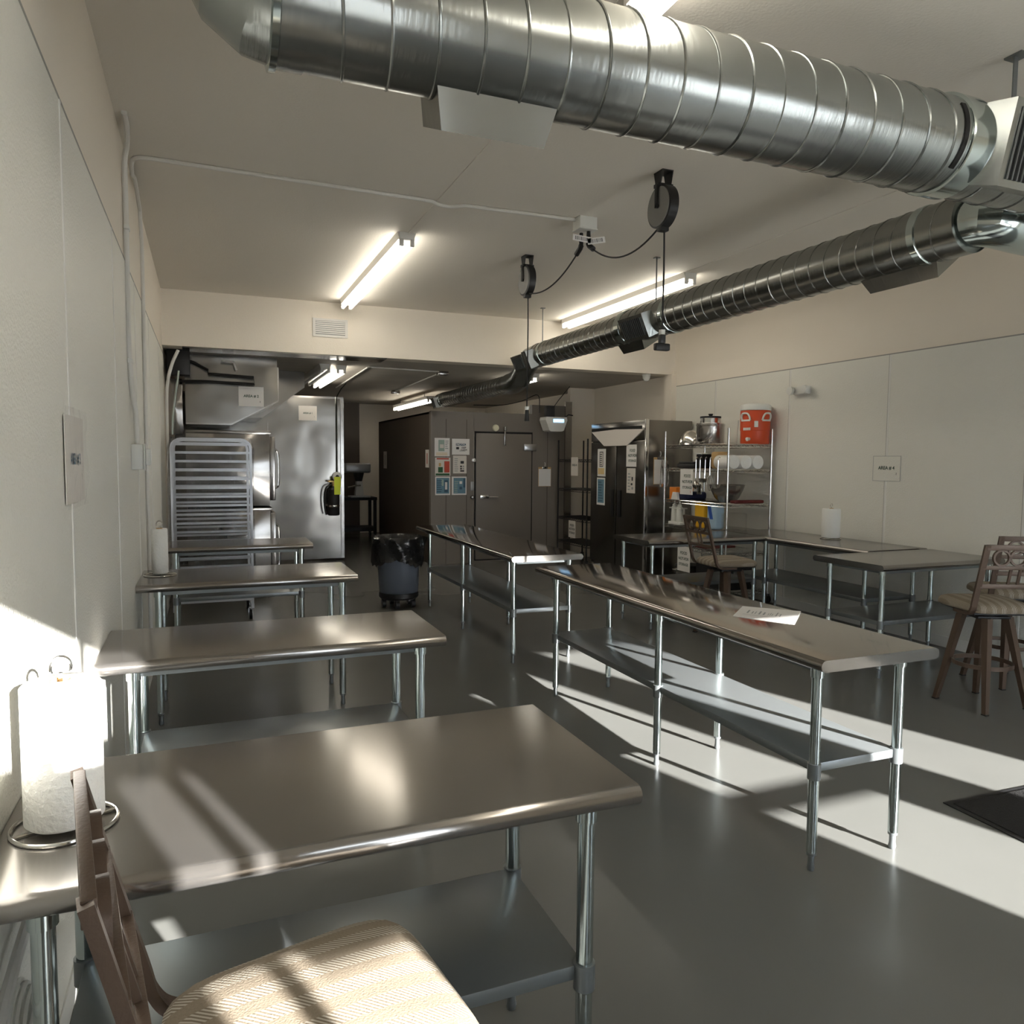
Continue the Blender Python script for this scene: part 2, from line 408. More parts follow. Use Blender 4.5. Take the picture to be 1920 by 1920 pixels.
stool2('bar stool by the corner tables, seen from behind, before the chrome shelves', (4.60, 5.86, 0), -6)
stool2('brown bar stool pulled up to the right table, nearer of the right pair', (4.915, 3.49, 0), 67)
stool2('brown bar stool mostly cut off behind the nearer right stool', (5.60, 3.80, 0), 58)

# ------------------------------------------------------------------ paper towels
def make_holder(label, loc, rz=0):
    t = thing('paper_towel_holder', label, 'towel holder', loc, rz, 'wire paper towel holders')
    obj('base_ring', MB().tube([(.098*math.cos(a*2*PI/40), .098*math.sin(a*2*PI/40), .0045) for a in range(40)], .0042, 8, closed=True).tube([(-.098,0,.0045),(.098,0,.0045)], .0042, 8), 'chrome', t)
    obj('post', MB().tube([(0,0,.004),(0,0,.325)], .0045, 8), 'chrome', t)
    obj('loop_handle', MB().tube([(.019*math.cos(a), 0, .335+.022*math.sin(a)) for a in [PI*(-.15+1.3*i/16) for i in range(17)]], .004, 8), 'chrome', t)
    return t
def make_roll(label, loc, r=.074, h=.30):
    prof = [(.02,.008),(r-.006,.008),(r,.014),(r,h-.006),(r-.006,h),(.021,h),(.02,h-.02),(.02,.02),(.02,.008)]
    mb = MB().lathe(prof, n=48)
    t = thing('paper_towel_roll', label, 'paper towel', loc, .5, 'white paper towel rolls')
    obj('paper', mb, 'towel_paper', t, 50)
    obj('core_tube', MB().lathe([(.0195,.01),(.0195,h+.004),(.017,h+.004),(.017,.01),(.0195,.01)], n=24), 'wood_core', t)
    return t
h0 = make_holder('wire paper towel holder on the nearest left table', (-.285, 1.765, .88), .4)
clone(h0, 'wire paper towel holder on the third left table', (-.285, 5.38, .88), .2)
clone(h0, 'wire paper towel holder on the right wall table', (5.84, 5.80, .88), .3)
make_roll('large sunlit paper towel roll on the nearest left table', (-.285, 1.765, .886))
make_roll('slim paper towel roll on the third left table, by the wall', (-.285, 5.38, .886), .05)
make_roll('paper towel roll standing on the right wall table', (5.84, 5.80, .886), .088)

# ------------------------------------------------------------------ ducts
def helix(axis, c, r, a, b, pitch, m=26):
    n = int((b-a)/pitch*m); out = []
    for i in range(n+1):
        s = a+(b-a)*i/n; th = 2*PI*i/m
        u, v = r*math.cos(th), r*math.sin(th)
        out.append((s, c[0]+u, c[1]+v) if axis == 'X' else (c[0]+u, s, c[1]+v))
    return out
def barrel(axis, c, r, a, b, n=56):
    pos = (0, c[0], c[1]) if axis == 'X' else (c[0], 0, c[1])
    return MB().lathe([(r-.004,a+.01),(r-.004,a),(r,a),(r,b),(r-.004,b),(r-.004,b-.01)], pos, axis, n)
def gored(path, r, n=40):
    return MB().tube(path, r, n, caps=True)
def ringpart(axis, c, r, s, w=.03, h=.008, n=48):
    pos = (0, c[0], c[1]) if axis == 'X' else (c[0], 0, c[1])
    return MB().lathe([(r,s-w/2),(r+h,s-w/2+.004),(r+h,s+w/2-.004),(r,s+w/2)], pos, axis, n)
def register(parent, axis, c, r, s0, s1, ang, half, depth, grille=True):
    """box standing on the duct: spans s0..s1 along the axis, pointing outwards at angle ang"""
    rad = V((0, math.cos(ang), math.sin(ang))) if axis == 'X' else V((math.cos(ang), 0, math.sin(ang)))
    ax = V((1,0,0)) if axis == 'X' else V((0,1,0)); tn = ax.cross(rad)
    o = V((0, *c)) if axis == 'X' else V((c[0], 0, c[1]))
    def P(s, u, d): return o+ax*s+tn*u+rad*d
    mb = MB(); d0, d1 = r*.72, r+depth; tp = .03
    A = [mb.b.verts.new(P(s, u, d0)) for s, u in ((s0-tp,-half*.95),(s1+tp,-half*.95),(s1+tp,half*.95),(s0-tp,half*.95))]
    B = [mb.b.verts.new(P(s, u, d1)) for s, u in ((s0,-half),(s1,-half),(s1,half),(s0,half))]
    for j in range(4): mb.b.faces.new((A[j], A[(j+1) % 4], B[(j+1) % 4], B[j]))
    mb.b.faces.new(A); mb.b.faces.new(B[::-1])
    box = obj('register_box', mb, 'duct_steel' if grille else 'duct_steel_long', parent, 20)
    if grille:
        L = s1-s0; g = MB(); i0, i1 = s0+.04, s1-.04; hh = half-.03
        def slab(sa, sb, ua, ub, da, db):
            vs = [g.b.verts.new(P(s, u, d)) for d in (da, db) for s, u in ((sa,ua),(sb,ua),(sb,ub),(sa,ub))]
            for f in ((0,1,2,3),(4,5,6,7),(0,1,5,4),(1,2,6,5),(2,3,7,6),(3,0,4,7)): g.b.faces.new([vs[k] for k in f])
        slab(i0, i1, -hh, hh, d1, d1+.002)
        obj('register_opening', g, 'gap_dark', box, 0)
        g = MB(); n = max(5, int((i1-i0)/.028))
        for k in range(n+1):
            s = i0+(i1-i0)*k/n; slab(s-.003, s+.003, -hh, hh, d1+.002, d1+.008)
        obj('grille', g, 'galv_shelf', box, 0)
    return box
# big duct crossing the room
c1, r1 = (2.39, 3.0), .19
D1 = thing('air_duct', 'big spiral steel duct crossing the room near the ceiling, in the foreground', 'duct', (0,0,0), 0, 'round spiral steel air ducts')
obj('barrel', barrel('X', c1, r1, .29, 4.9), 'duct_steel', D1)
obj('spiral_seam', MB().tube(helix('X', c1, r1, .3, 4.9, .142, 40), .0055, 6), 'duct_steel', D1)
obj('end_collar', barrel('X', c1, r1+.004, .20, .295), 'duct_steel', D1)
obj('collar_band', ringpart('X', c1, r1+.003, .205, .028, .012), 'galvanised', D1)
obj('elbow', gored([(.21,2.39,3.0),(.20,2.39,3.0),(.155,2.39,3.028),(.095,2.39,3.132),(.095,2.39,3.455)], r1), 'duct_steel', D1, 20)
register(D1, 'X', c1, r1, .72, 1.08, -PI/2+.42, .12, .085, False)
register(D1, 'X', c1, r1, 3.02, 3.5, PI+.22, .165, .055)
obj('damper_slot', MB().sweep([(2.85+.0*a, c1[0]+(r1+.001)*math.cos(a), c1[1]+(r1+.001)*math.sin(a)) for a in [2.62+i*.06 for i in range(24)]], [(-.012,-.002),(.012,-.002),(.012,.003),(-.012,.003)], up=(0,-1,0)), 'gap_dark', D1)
obj('saddle', MB().lathe([(r1+.002,2.885),(r1+.012,2.89),(r1+.012,3.0),(r1+.002,3.01)], (0,*c1), 'X', 56), 'galvanised', D1)
obj('hanger_strap', MB().box((3.352,2.375,3.18), (3.378,2.381,3.46)).box((3.35,2.37,3.2), (3.38,2.386,3.24)).box((3.345,2.34,3.452), (3.41,2.42,3.46)), 'galv_shelf', D1)
# duct running to the back
c2, r2 = (3.75, 2.91), .155
D2 = thing('air_duct', 'long spiral steel duct running back along the right side and under the header', 'duct', (0,0,0), 0, 'round spiral steel air ducts')
obj('barrel', barrel('Y', c2, r2, 2.84, 6.28), 'duct_steel_long', D2)
obj('barrel', barrel('Y', c2, r2-.018, 6.28, 8.42), 'duct_steel_long', D2)
obj('spiral_seam', MB().tube(helix('Y', c2, r2, 2.9, 6.2, .125, 34), .0045, 6), 'duct_steel_long', D2)
obj('spiral_seam', MB().tube(helix('Y', c2, r2-.018, 6.35, 8.4, .115, 34), .0042, 6), 'duct_steel_long', D2)
for s, w in ((3.09,.05),(5.55,.05),(6.28,.09),(8.15,.05)): obj('collar_band', ringpart('Y', c2, r2-(.018 if s > 6.5 else 0), s, w, .008), 'galvanised', D2)
obj('elbow', gored(smoothpath([(3.75,2.90,2.91),(3.765,2.80,2.91),(3.84,2.755,2.90),(3.97,2.75,2.89),(4.3,2.75,2.88)], 2), .13), 'galvanised', D2, 20)
obj('elbow', gored([(3.75,8.40,2.91),(3.75,8.62,2.90),(3.75,8.82,2.80),(3.75,8.95,2.70),(3.75,9.12,2.655),(3.75,9.30,2.65)], .137), 'duct_steel', D2, 20)
obj('barrel', barrel('Y', (3.75,2.65), .118, 9.28, 12.5), 'duct_steel_long', D2)
obj('spiral_seam', MB().tube(helix('Y', (3.75,2.65), .118, 9.4, 12.3, .11, 30), .004, 6), 'duct_steel_long', D2)
obj('collar_band', ringpart('Y', (3.75,2.65), .118, 12.25, .1, .008), 'galvanised', D2)
for s0, s1, ang, g in ((3.06,3.52,-.9,False),(5.72,6.12,PI+.42,True),(6.05,6.42,-1.0,False),(8.28,8.40,PI+.4,False)):
    register(D2, 'Y', c2, r2, s0, s1, ang, .11, .05, g)
register(D2, 'Y', c2, .137, 8.44, 8.78, PI+.45, .1, .055, True)
register(D2, 'Y', (3.75,2.65), .118, 12.3, 12.48, PI+.35, .09, .05, True)
for y in (5.867, 8.32): obj('hanger_rod', MB().cyl((3.765,y,3.04), (3.765,y,3.46), .006, n=8).box((3.74,y-.02,3.452), (3.79,y+.02,3.46)), 'galv_shelf', D2)
obj('hanger_rod', MB().cyl((3.75,11.4,2.74), (3.75,11.4,2.86), .006, n=8), 'galv_shelf', D2)

# ------------------------------------------------------------------ lights
def strip_light(label, x, y0, y1, z, on=True, tubes=2):
    t = thing('fluorescent_light', label, 'ceiling light', (x, (y0+y1)/2, z), 0, 'fluorescent strip lights')
    h = (y1-y0)/2
    obj('housing', MB().prism([(-.075,0),(.075,0),(.06,-.05),(.02,-.062),(-.02,-.062),(-.06,-.05)], lambda u, v, w: (u, w, v), -h, h), 'white_enamel', t, 0)
    for s in ((-1, 1) if tubes == 2 else (0,)):
        obj('tube', MB().cyl((s*.043, -h+.03, -.088), (s*.043, h-.03, -.088), .019, n=14), 'tube_glow' if on else 'tube_off', t)
    for e in (-1, 1): obj('end_cap', MB().box((-.062, e*h-.012, -.06), (.062, e*h+.012, 0), .003).box((-.06, e*h-.012, -.108), (-.026, e*h+.012, -.05), .003).box((.026, e*h-.012, -.108), (.06, e*h+.012, -.05), .003), 'white_enamel', t)
    return t
strip_light('lit twin tube strip light on the front ceiling, left one', 1.53, 6.04, 8.82, CZ)
strip_light('lit strip light on the front ceiling above the long duct', 4.36, 6.2, 8.9, CZ)
strip_light('strip light glimpsed above the big foreground duct', 1.60, -.2, 2.66, CZ)
strip_light('lit short strip light on the low back ceiling near the exhaust hood', 1.66, 10.0, 12.25, BZ)
strip_light('unlit strip light beside the lit one near the exhaust hood', 1.45, 9.95, 11.9, BZ, False)
o = strip_light('lit strip light hung above the walk-in cooler, beyond the duct end', 3.72, 13.0, 15.6, 2.765)
for y in (-.9, .9): obj('hanger_rod', MB().cyl((0,y,0), (0,y,.095), .006, n=8), 'galv_shelf', o)
strip_light('short lit strip light behind the duct bend on the back ceiling', 4.30, 9.75, 10.6, BZ)

# ------------------------------------------------------------------ conduits, boxes, reels
cz = CZ-.014
cp = smoothpath([(-.385,5.42,3.30),(-.38,5.25,3.43),(-.345,5.18,cz),(-.27,5.16,cz)], 5)+[V((1.42,5.2,cz))]+smoothpath([(1.5,5.21,cz),(1.57,5.26,cz),(1.66,5.26,cz),(1.74,5.2,cz)], 4)+[V((2.60,5.17,cz))]
cp = [V((-.388,6.0,.4)), V((-.388,6.02,1.2)), V((-.388,6.05,2.6)), V((-.388,6.05,3.15)), V((-.388,5.95,3.36)), V((-.388,5.7,3.42)), V((-.385,5.5,3.43))]+cp[3:]
tag(obj('conduit', MB().tube(cp, .013, 10), 'white_enamel'), 'white painted conduit running over the ceiling to the outlet box', 'conduit')
pp = [(-.36,4.55,3.45),(-.36,4.68,3.43),(-.37,4.80,3.38),(-.39,4.88,3.3),(-.392,4.9,3.0),(-.392,4.86,2.3),(-.385,4.95,2.02),(-.375,5.0,1.9),(-.372,5.0,1.72)]
t = thing('conduit', 'white conduit coming down the left wall to an outlet', 'conduit', (0,0,0))
obj('pipe', MB().tube(smoothpath(pp, 4), .015, 10), 'white_enamel', t)
for z in (2.95, 2.2): obj('strap', MB().box((WL+.009,4.855,z-.012), (-.374,4.935,z+.012), .004), 'white_plastic', t)
t = thing('outlet_box', 'white outlet box on the left wall below the conduit', 'outlet', (WL, 5.0, 1.65))
obj('box', MB().box((.008,-.06,-.075), (.075,.06,.075), .006), 'white_plastic', t)
obj('cover', MB().box((.075,-.07,-.08), (.082,.07,.08), .003), 'white_plastic', t)
obj('plug', MB().box((.082,-.02,-.05), (.11,.035,.05), .008), 'white_plastic', t)
t = thing('outlet_box', 'white cord reel outlet box on the ceiling between the two cord reels', 'outlet', (2.67, 5.15, CZ))
obj('box', MB().box((-.072,-.06,-.085), (.072,.06,0), .005), 'white_plastic', t)
obj('cover', MB().box((-.076,-.064,-.095), (.076,.064,-.085), .003), 'white_plastic', t)
def reel(label, x, y, capy, plugpt, endz, mouth, fancy):
    t = thing('cord_reel', label, 'cord reel', (x, y, CZ), 0, 'retractable cord reels on the ceiling')
    R, w, zc = .132, .034, -.215
    obj('mount_bracket', MB().box((-.04,-.05,-.006), (.04,.05,0)).prism([(-.05,0),(.05,0),(.028,-.085),(-.028,-.085)], lambda u, v, k: (k, u, v), -.04, -.034)
        .prism([(-.05,0),(.05,0),(.028,-.085),(-.028,-.085)], lambda u, v, k: (k, u, v), .034, .04).box((-.052,-.03,-.1), (.052,.03,-.078)), 'black_plastic', t)
    ya = MB()
    for s in (-1, 1): ya.box((s*.05-.005,-.016,-.225), (s*.05+.005,.016,-.085), .003)
    obj('yoke', ya.cyl((-.055,0,zc), (.055,0,zc), .012, n=12), 'black_plastic', t)
    drum = obj('drum', MB().lathe([(R-.02,-w-.002),(R,-w+.004),(R,w-.004),(R-.02,w+.002)], (0,0,zc), 'X', 48), 'black_plastic', t)
    obj('side_disc', MB().lathe([(.0,-w-.004),(R-.014,-w-.004),(R-.012,-w),(R-.012,-w+.002)], (0,0,zc), 'X', 48), 'grey_disc', drum)
    obj('cord_guide', MB().box((-.03,-.03,zc-R-.02), (.03,.02,zc-R+.02), .005), 'black_plastic', t)
    b = V((x, y, CZ)); p = V(plugpt)-b
    lead = catenary((0, mouth, zc-R+.01), p, .13 if fancy else .10, 18)
    lc = obj('lead_cord', MB().tube(lead, .006, 8), 'black_plastic', t)
    d = (lead[-2]-lead[-3]).normalized()
    obj('lead_plug', MB().tube([p-d*.02, p+d*.01], .011, 8).tube([p-d*.09, p-d*.02, p+V((0,0,.01))], .02, 10).tube([p, p+V((0,0,.05))], .016, 10).cyl(p+V((0,0,.04)), p+V((0,0,.10)), .018, .014, 12), 'black_plastic', lc)
    obj('cord', MB().tube([(.0,-.02,zc-R+.02),(.004,-.02,zc-R-.25),(0,-.02,endz-CZ+.12)], .006, 8), 'black_plastic', t)
    obj('cord_stop', MB().cyl((0,-.02,endz-CZ+.10), (0,-.02,endz-CZ+.13), .02, n=14), 'white_plastic', t)
    if fancy: cn = MB().box((-.018,-.038,endz-CZ+.045), (.018,-.002,endz-CZ+.10), .005).box((-.052,-.04,endz-CZ), (.052,0,endz-CZ+.045), .008)
    else: cn = MB().cyl((0,-.02,endz-CZ), (0,-.02,endz-CZ+.1), .024, .016, 14)
    obj('connector', cn, 'black_plastic', t)
    return t
reel('black cord reel with grey disc, nearer one, its cord ending in a block plug', 2.70, 4.15, 0, (2.69,5.13,3.26), 2.35, .06, True)
reel('black cord reel farther back, its long cord hanging before the cooler', 2.69, 6.29, 0, (2.645,5.16,3.25), 2.0, -.06, False)
for x, a, l in ((2.61, .06, 'white barcode tag on the plug of the far cord reel'), (2.73, -.22, 'white barcode tag on the plug of the near cord reel')):
    t = thing('cord_tag', l, 'tag', (x, 5.08, 3.285), 0, 'paper tags on the reel plugs')
    q = Matrix.Rotation(a, 4, 'Y')
    obj('label_paper', MB().box((-.075,-.001,-.022), (.075,.001,.022)).rot(q), 'paper', t, 0)
    mb = MB()
    for k in range(14):
        xx = -.055+k*.008; mb.box((xx, -.0022, -.013), (xx+random.choice((.002,.004)), -.0012, .013))
    obj('barcode', mb.rot(q), 'ink', t, 0)
# ceiling seams run under the strip lights as raised battens
for i, (x, ya, yb) in enumerate(((1.55,2.7,6.03),(4.31,2.7,6.18))):
    struct('trim_%d' % (6+i), MB().box((x-.012,ya,CZ-.006), (x+.012,yb,CZ)), 'ceiling_paint', 0)
t = thing('vent_grille', 'white louvred air vent on the header wall', 'vent', (1.38, BY, 3.165))
obj('frame', MB().box((-.2,-.012,-.105), (.2,0,-.08)).box((-.2,-.012,.08), (.2,0,.105)).box((-.2,-.012,-.08), (-.17,0,.08)).box((.17,-.012,-.08), (.2,0,.08)), 'white_enamel', t, 0)
mb = MB()
for k in range(7): mb.box((-.17,-.012,-.07+k*.022), (.17,-.003,-.056+k*.022))
obj('louvres', mb, 'white_enamel', t, 0); obj('backing', MB().box((-.17,-.003,-.08), (.17,0,.08)), 'ink_grey', t, 0)
t = thing('emergency_light', 'white twin head emergency light on the right wall', 'emergency light', (WR-.008, 6.55, 2.44))
obj('housing', MB().box((-.06,-.11,-.045), (0,.11,.045), .012), 'white_plastic', t)
for s in (-1, 1): obj('lamp_head', MB().lathe([(.03,.0),(.048,-.02),(.045,-.05),(.03,-.052)], (-.06,s*.105,.0), 'X', 20), 'white_plastic', t)
t = thing('security_sensor', 'small white dome sensor under the header at the right', 'sensor', (5.74, BY+.1, BZ))
obj('base', MB().cyl((0,0,-.02), (0,0,0), .06, n=24), 'white_plastic', t); obj('dome', MB().lathe([(.055,-.02),(.05,-.06),(.03,-.09),(.004,-.1)], n=20), 'white_plastic', t)
# junction boxes and thin pipes on the back ceiling
tag(obj('conduit', MB().tube([(2.0,9.92,BZ-.012),(2.1,9.95,BZ-.012),(3.0,10.05,BZ-.012)], .01, 8).tube([(3.05,10.1,BZ-.012),(3.15,13.3,BZ-.012)], .01, 8).tube([(2.0,9.95,BZ-.012),(2.08,13.05,BZ-.012)], .01, 8), 'white_enamel'), 'thin pipes crossing the low back ceiling', 'conduit')
for x, y, l in ((3.06,10.1,'nearer small dark junction box on the back ceiling'), (3.16,13.3,'farther small dark junction box on the back ceiling')):
    tag(obj('junction_box', MB().box((x-.07,y-.06,BZ-.05), (x+.07,y+.06,BZ), .006), 'steel_dark'), l, 'junction box', 'junction boxes on the back ceiling')
t = thing('wall_fitting', 'round white fitting on a thin conduit down the steel partition', 'fitting', (1.96, 12.285, 1.36))
obj('disc', MB().lathe([(.075,0),(.075,-.02),(.06,-.03),(.02,-.032)], axis='Y', n=28), 'white_plastic', t)
obj('centre', MB().lathe([(.03,-.03),(.02,-.04),(.004,-.042)], axis='Y', n=20), 'black_plastic', t)
obj('pipe', MB().tube([(0,-.012,.07),(0,-.012,1.27),(.06,-.1,1.40),(.1,-.3,1.47)], .012, 8), 'galvanised', t)

# ------------------------------------------------------------------ signs and notices
def notice(label, loc, w, h, rz=0, lines=(), blocks=(), paper='paper', cat='notice', group=None, name='paper_sign', tilt=0):
    o = obj(name, MB().box((-w/2,-.003,-h/2), (w/2,0,h/2)), paper, None, 0)
    tag(o, label, cat, group); o.location = loc; o.rotation_euler = (0, tilt, rz)
    for i, (x0, z0, x1, z1, m) in enumerate(blocks):
        obj('print', MB().box((x0*w,-.0036-.0003*i,z0*h), (x1*w,-.003,z1*h)), m, o, 0)
    for s, size, dx, dz, m in lines: text('lettering', s, size, (dx, -.0045-.0003*len(blocks), dz), o, m)
    return o
SG = 'paper area signs'
EDGE = [(-.5,-.5,.5,-.485,'ink_grey'),(-.5,.485,.5,.5,'ink_grey'),(-.5,-.485,-.488,.485,'ink_grey'),(.488,-.485,.5,.485,'ink_grey')]
notice('white AREA # 2 sign on the exhaust hood', (.525, 9.592, 2.38), .285, .235, 0, [('AREA # 2', .042, 0, .005, 'ink_green'), ('1', .03, .1, -.06, 'ink')], group=SG)
notice('white AREA # 1 sign high on the steel partition', (1.515, 12.298, 2.36), .28, .23, 0, [('AREA # 1', .036, 0, .0, 'ink_green'), ('1', .03, .1, -.055, 'ink_grey')], paper='paper_warm', group=SG)
notice('pale AREA # 4 sign over a panel seam on the right wall', (WR-.013, 5.41, 1.595), .32, .245, -PI/2, [('AREA # 4', .046, 0, .005, 'ink_green'), ('1', .03, .115, -.05, 'ink')], blocks=EDGE, paper='panel_white', group=SG)
t = thing('plastic_sleeve', 'clear plastic sleeve with a printed page on the left wall', 'document sleeve', (WL+.012, 2.84, 1.64), PI/2)
obj('page', MB().box((-.185,-.003,-.14), (.185,0,.14)), 'paper_warm', t, 0)
text('lettering', 'AREA # 3', .05, (0,-.0045,.0), t, 'ink_blue_dark'); text('lettering', '1', .03, (.13,-.0045,-.06), t, 'ink')
mb = MB(); g = []
for i in range(13):
    g.append([mb.b.verts.new((-.2+.4*i/12, -.006-.012*random.random(), -.155+.32*j/10)) for j in range(11)])
for i in range(12):
    for j in range(10): mb.b.faces.new((g[i][j], g[i+1][j], g[i+1][j+1], g[i][j+1]))
obj('sleeve', mb, 'sleeve_film', t, 60)
CF = 11.35
CG = 'posters on the walk-in cooler'
def poster_lines(n, m, x0, x1, z0, z1): return [(x0, z0+(z1-z0)*(i+.15)/n, x0+(x1-x0)*random.uniform(.6,1), z0+(z1-z0)*(i+.55)/n, m) for i in range(n)]
notice('pale green poster at upper left of the cooler posters', (3.435,CF-.001,1.84), .245, .285, 0, blocks=[(-.25,-.22,.15,.4,'ink_teal'),(-.15,-.05,.1,.15,'paper_warm')]+poster_lines(5,'ink_grey',.2,.42,-.1,.4)+poster_lines(3,'ink_tan',-.4,.4,-.45,-.28), paper='paper', group=CG)
notice('white landscape notice with dark banner at upper right of the cooler posters', (3.74,CF-.001,1.85), .29, .25, 0, [('NOTICE', .05, .02, .035, 'paper'), ('KEEP', .034, .05, -.015, 'ink'), ('CLEAN', .034, .05, -.048, 'ink')], blocks=[(-.27,.06,.29,.22,'ink_blue_dark'),(-.26,-.16,-.1,-.02,'ink')]+poster_lines(1,'ink_grey',-.08,.3,-.3,-.2), group=CG)
notice('red and green poster with a person at middle left', (3.445,CF-.001,1.535), .25, .285, 0, blocks=[(-.46,-.35,.06,.36,'paper_warm'),(.1,-.32,.44,.3,'ink_red'),(-.46,-.48,.44,-.37,'ink_darkgreen'),(-.3,-.32,.0,-.02,'ink_darkgreen'),(-.26,.02,-.12,.2,'wood_core'),(-.4,.4,.4,.47,'ink_red')], paper='paper_warm', group=CG)
notice('pale notice with rows of small symbols at middle right', (3.725,CF-.001,1.57), .225, .28, 0, blocks=[(.05,.05,.3,.2,'ink'),(.03,-.15,.15,-.06,'ink'),(.2,-.15,.32,-.06,'ink_grey'),(.03,-.28,.15,-.19,'ink'),(.2,-.28,.32,-.19,'ink_grey'),(.03,-.4,.32,-.32,'ink')]+poster_lines(7,'ink_grey',-.4,-.05,-.4,.4), paper='paper_warm', group=CG)
notice('blue poster at lower left of the cooler posters', (3.445,CF-.001,1.235), .245, .29, 0, blocks=[(-.43,-.42,.43,.43,'ink_blue'),(.1,-.35,.35,.3,'ink_blue_dark'),(.15,-.2,.3,.2,'paper'),(-.1,0,.05,.35,'ink_teal')]+poster_lines(6,'ink_blue_dark',-.4,-.05,-.35,.35), group=CG)
notice('blue poster at lower right of the cooler posters', (3.715,CF-.001,1.235), .245, .29, 0, blocks=[(-.38,-.42,.43,.43,'ink_blue'),(.02,.1,.2,.25,'paper'),(.02,-.2,.2,-.05,'ink_blue_dark'),(.28,-.1,.42,.4,'ink_blue_dark')]+poster_lines(7,'ink_teal',-.33,-.02,-.38,.3), group=CG)
notice('narrow reddish notice on the dark cooler side, near its front corner', (3.252,11.55,1.66), .2, .28, -PI/2, blocks=[(-.1,-.3,.1,.3,'ink_red')], paper='paper_warm', group=CG)
notice('narrow notice on the dark cooler side, near its back', (3.252,14.55,1.63), .28, .33, -PI/2, blocks=[(-.1,-.3,.1,.3,'ink_grey')], paper='paper_warm', group=CG)

# ------------------------------------------------------------------ walk-in cooler
t = thing('walk_in_cooler', 'big brown walk-in cooler box at the back with a flush door', 'walk-in cooler', (3.255, CF, 0))
obj('front_panel', MB().box((0,.004,0), (.71,.1,2.40)).box((.7,.004,2.1), (1.72,.1,2.40)).box((1.71,.004,0), (2.32,.1,2.55)).box((.7,.004,0),(1.72,.1,.03)), 'cooler_panel', t, 0)
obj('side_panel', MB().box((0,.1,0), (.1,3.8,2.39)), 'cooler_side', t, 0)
obj('top_panel', MB().box((0,.1,2.36), (2.32,3.8,2.39)), 'cooler_panel', t, 0)
mb = MB()
for x in (.245, .585): mb.box((x-.004,.0,0), (x+.004,.006,2.28))
mb.box((1.99,0,0),(1.998,.006,2.4)); obj('panel_joint', mb, 'cooler_side', t, 0)
d = obj('door', MB().box((.735,-.02,.05), (1.70,.004,2.07), .006), 'cooler_panel', t)
obj('door_gap', MB().box((.715,-.003,.03), (1.72,.003,2.10)), 'gap_dark', t, 0)
h = obj('handle', MB().box((.80,-.05,1.03), (.95,-.02,1.085), .006).tube([(.95,-.045,1.055),(1.10,-.06,1.05)], .012, 10), 'chrome', d)
obj('hinge', MB().box((1.56,-.045,1.80), (1.78,-.02,1.91), .008), 'aluminium', d)
obj('closer', MB().box((1.205,-.05,1.88), (1.235,-.02,2.16), .004).cyl((1.22,-.05,2.12), (1.22,-.05,2.18), .025, n=12), 'steel_dark', d)
obj('dome_light', MB().lathe([(.055,.0),(.05,-.03),(.035,-.04),(.003,-.045)], (1.07,0,2.16), 'Y', 20), 'cream_cover', t)
tag(obj('light_switch', MB().box((3.905,CF-.012,1.16), (3.965,CF,1.30), .004), 'mixer_grey'), 'small switch plate beside the cooler door', 'switch')
tag(obj('round_fitting', MB().lathe([(.03,0),(.03,-.02),(.04,-.03),(.03,-.05),(.003,-.052)], (3.945,CF,1.64), 'Y', 16), 'chrome'), 'chrome knob on the cooler wall above the switch plate', 'knob', 'fittings beside the cooler door')
tag(obj('round_fitting', MB().lathe([(.03,0),(.03,-.03),(.02,-.05),(.003,-.052)], (3.93,CF,1.05), 'Y', 16), 'steel_dark'), 'dark metal knob on the cooler wall below the switch plate', 'knob', 'fittings beside the cooler door')
def clipboard(label, loc, rz, w=.23, h=.32):
    c = thing('clipboard', label, 'clipboard', loc, rz, 'hanging clipboards')
    obj('board', MB().box((-w/2,-.004,-h/2), (w/2,0,h/2)), 'wood_core', c, 0); obj('sheet', MB().box((-w/2+.006,-.007,-h/2+.006), (w/2-.006,-.004,h/2-.03)), 'paper', c, 0)
    obj('clip', MB().box((-.05,-.016,h/2-.03), (.05,-.004,h/2+.01), .004), 'steel_dark', c)
    obj('hook', MB().tube([(0,-.004,h/2),(0,-.02,h/2+.04),(0,-.015,h/2+.07),(0,0,h/2+.075)], .006, 8), 'white_plastic', c)
clipboard('clipboard with blank sheets hanging right of the cooler door', (5.20, CF, 1.375), 0)
t = thing('insect_light_trap', 'white wedge unit with glowing blue window hung above the cooler corner', 'insect trap', (5.22, 11.0, 2.22))
obj('shell', MB().prism([(-.18,.12),(.18,.12),(.19,.07),(.13,-.09),(.1,-.11),(-.1,-.11),(-.13,-.09),(-.19,.07)], lambda u, v, w: (u, w, v), -.05, .2), 'white_plastic', t, 30)
obj('window', MB().box((-.06,-.055,.035), (.125,-.049,.085)), 'screen_blue', t, 0)
obj('bracket', MB().box((-.14,.02,.12), (.0,.14,.30), .01).tube([(.0,.08,.28),(.1,.1,.40),(.3,.1,.63)], .006, 6), 'black_plastic', t)
obj('side_cord', MB().tube([(.18,.1,.1),(.28,.1,.17),(.36,.1,.16)], .012, 6), 'black_plastic', t)
tag(obj('cable', MB().tube(smoothpath([(3.9,11.2,2.5),(4.4,11.25,2.52),(4.75,11.25,2.6),(5.02,11.25,2.7),(5.06,11.27,2.42)], 5), .007, 6), 'black_plastic'), 'black cable sagging along the cooler top to the insect trap', 'cable')

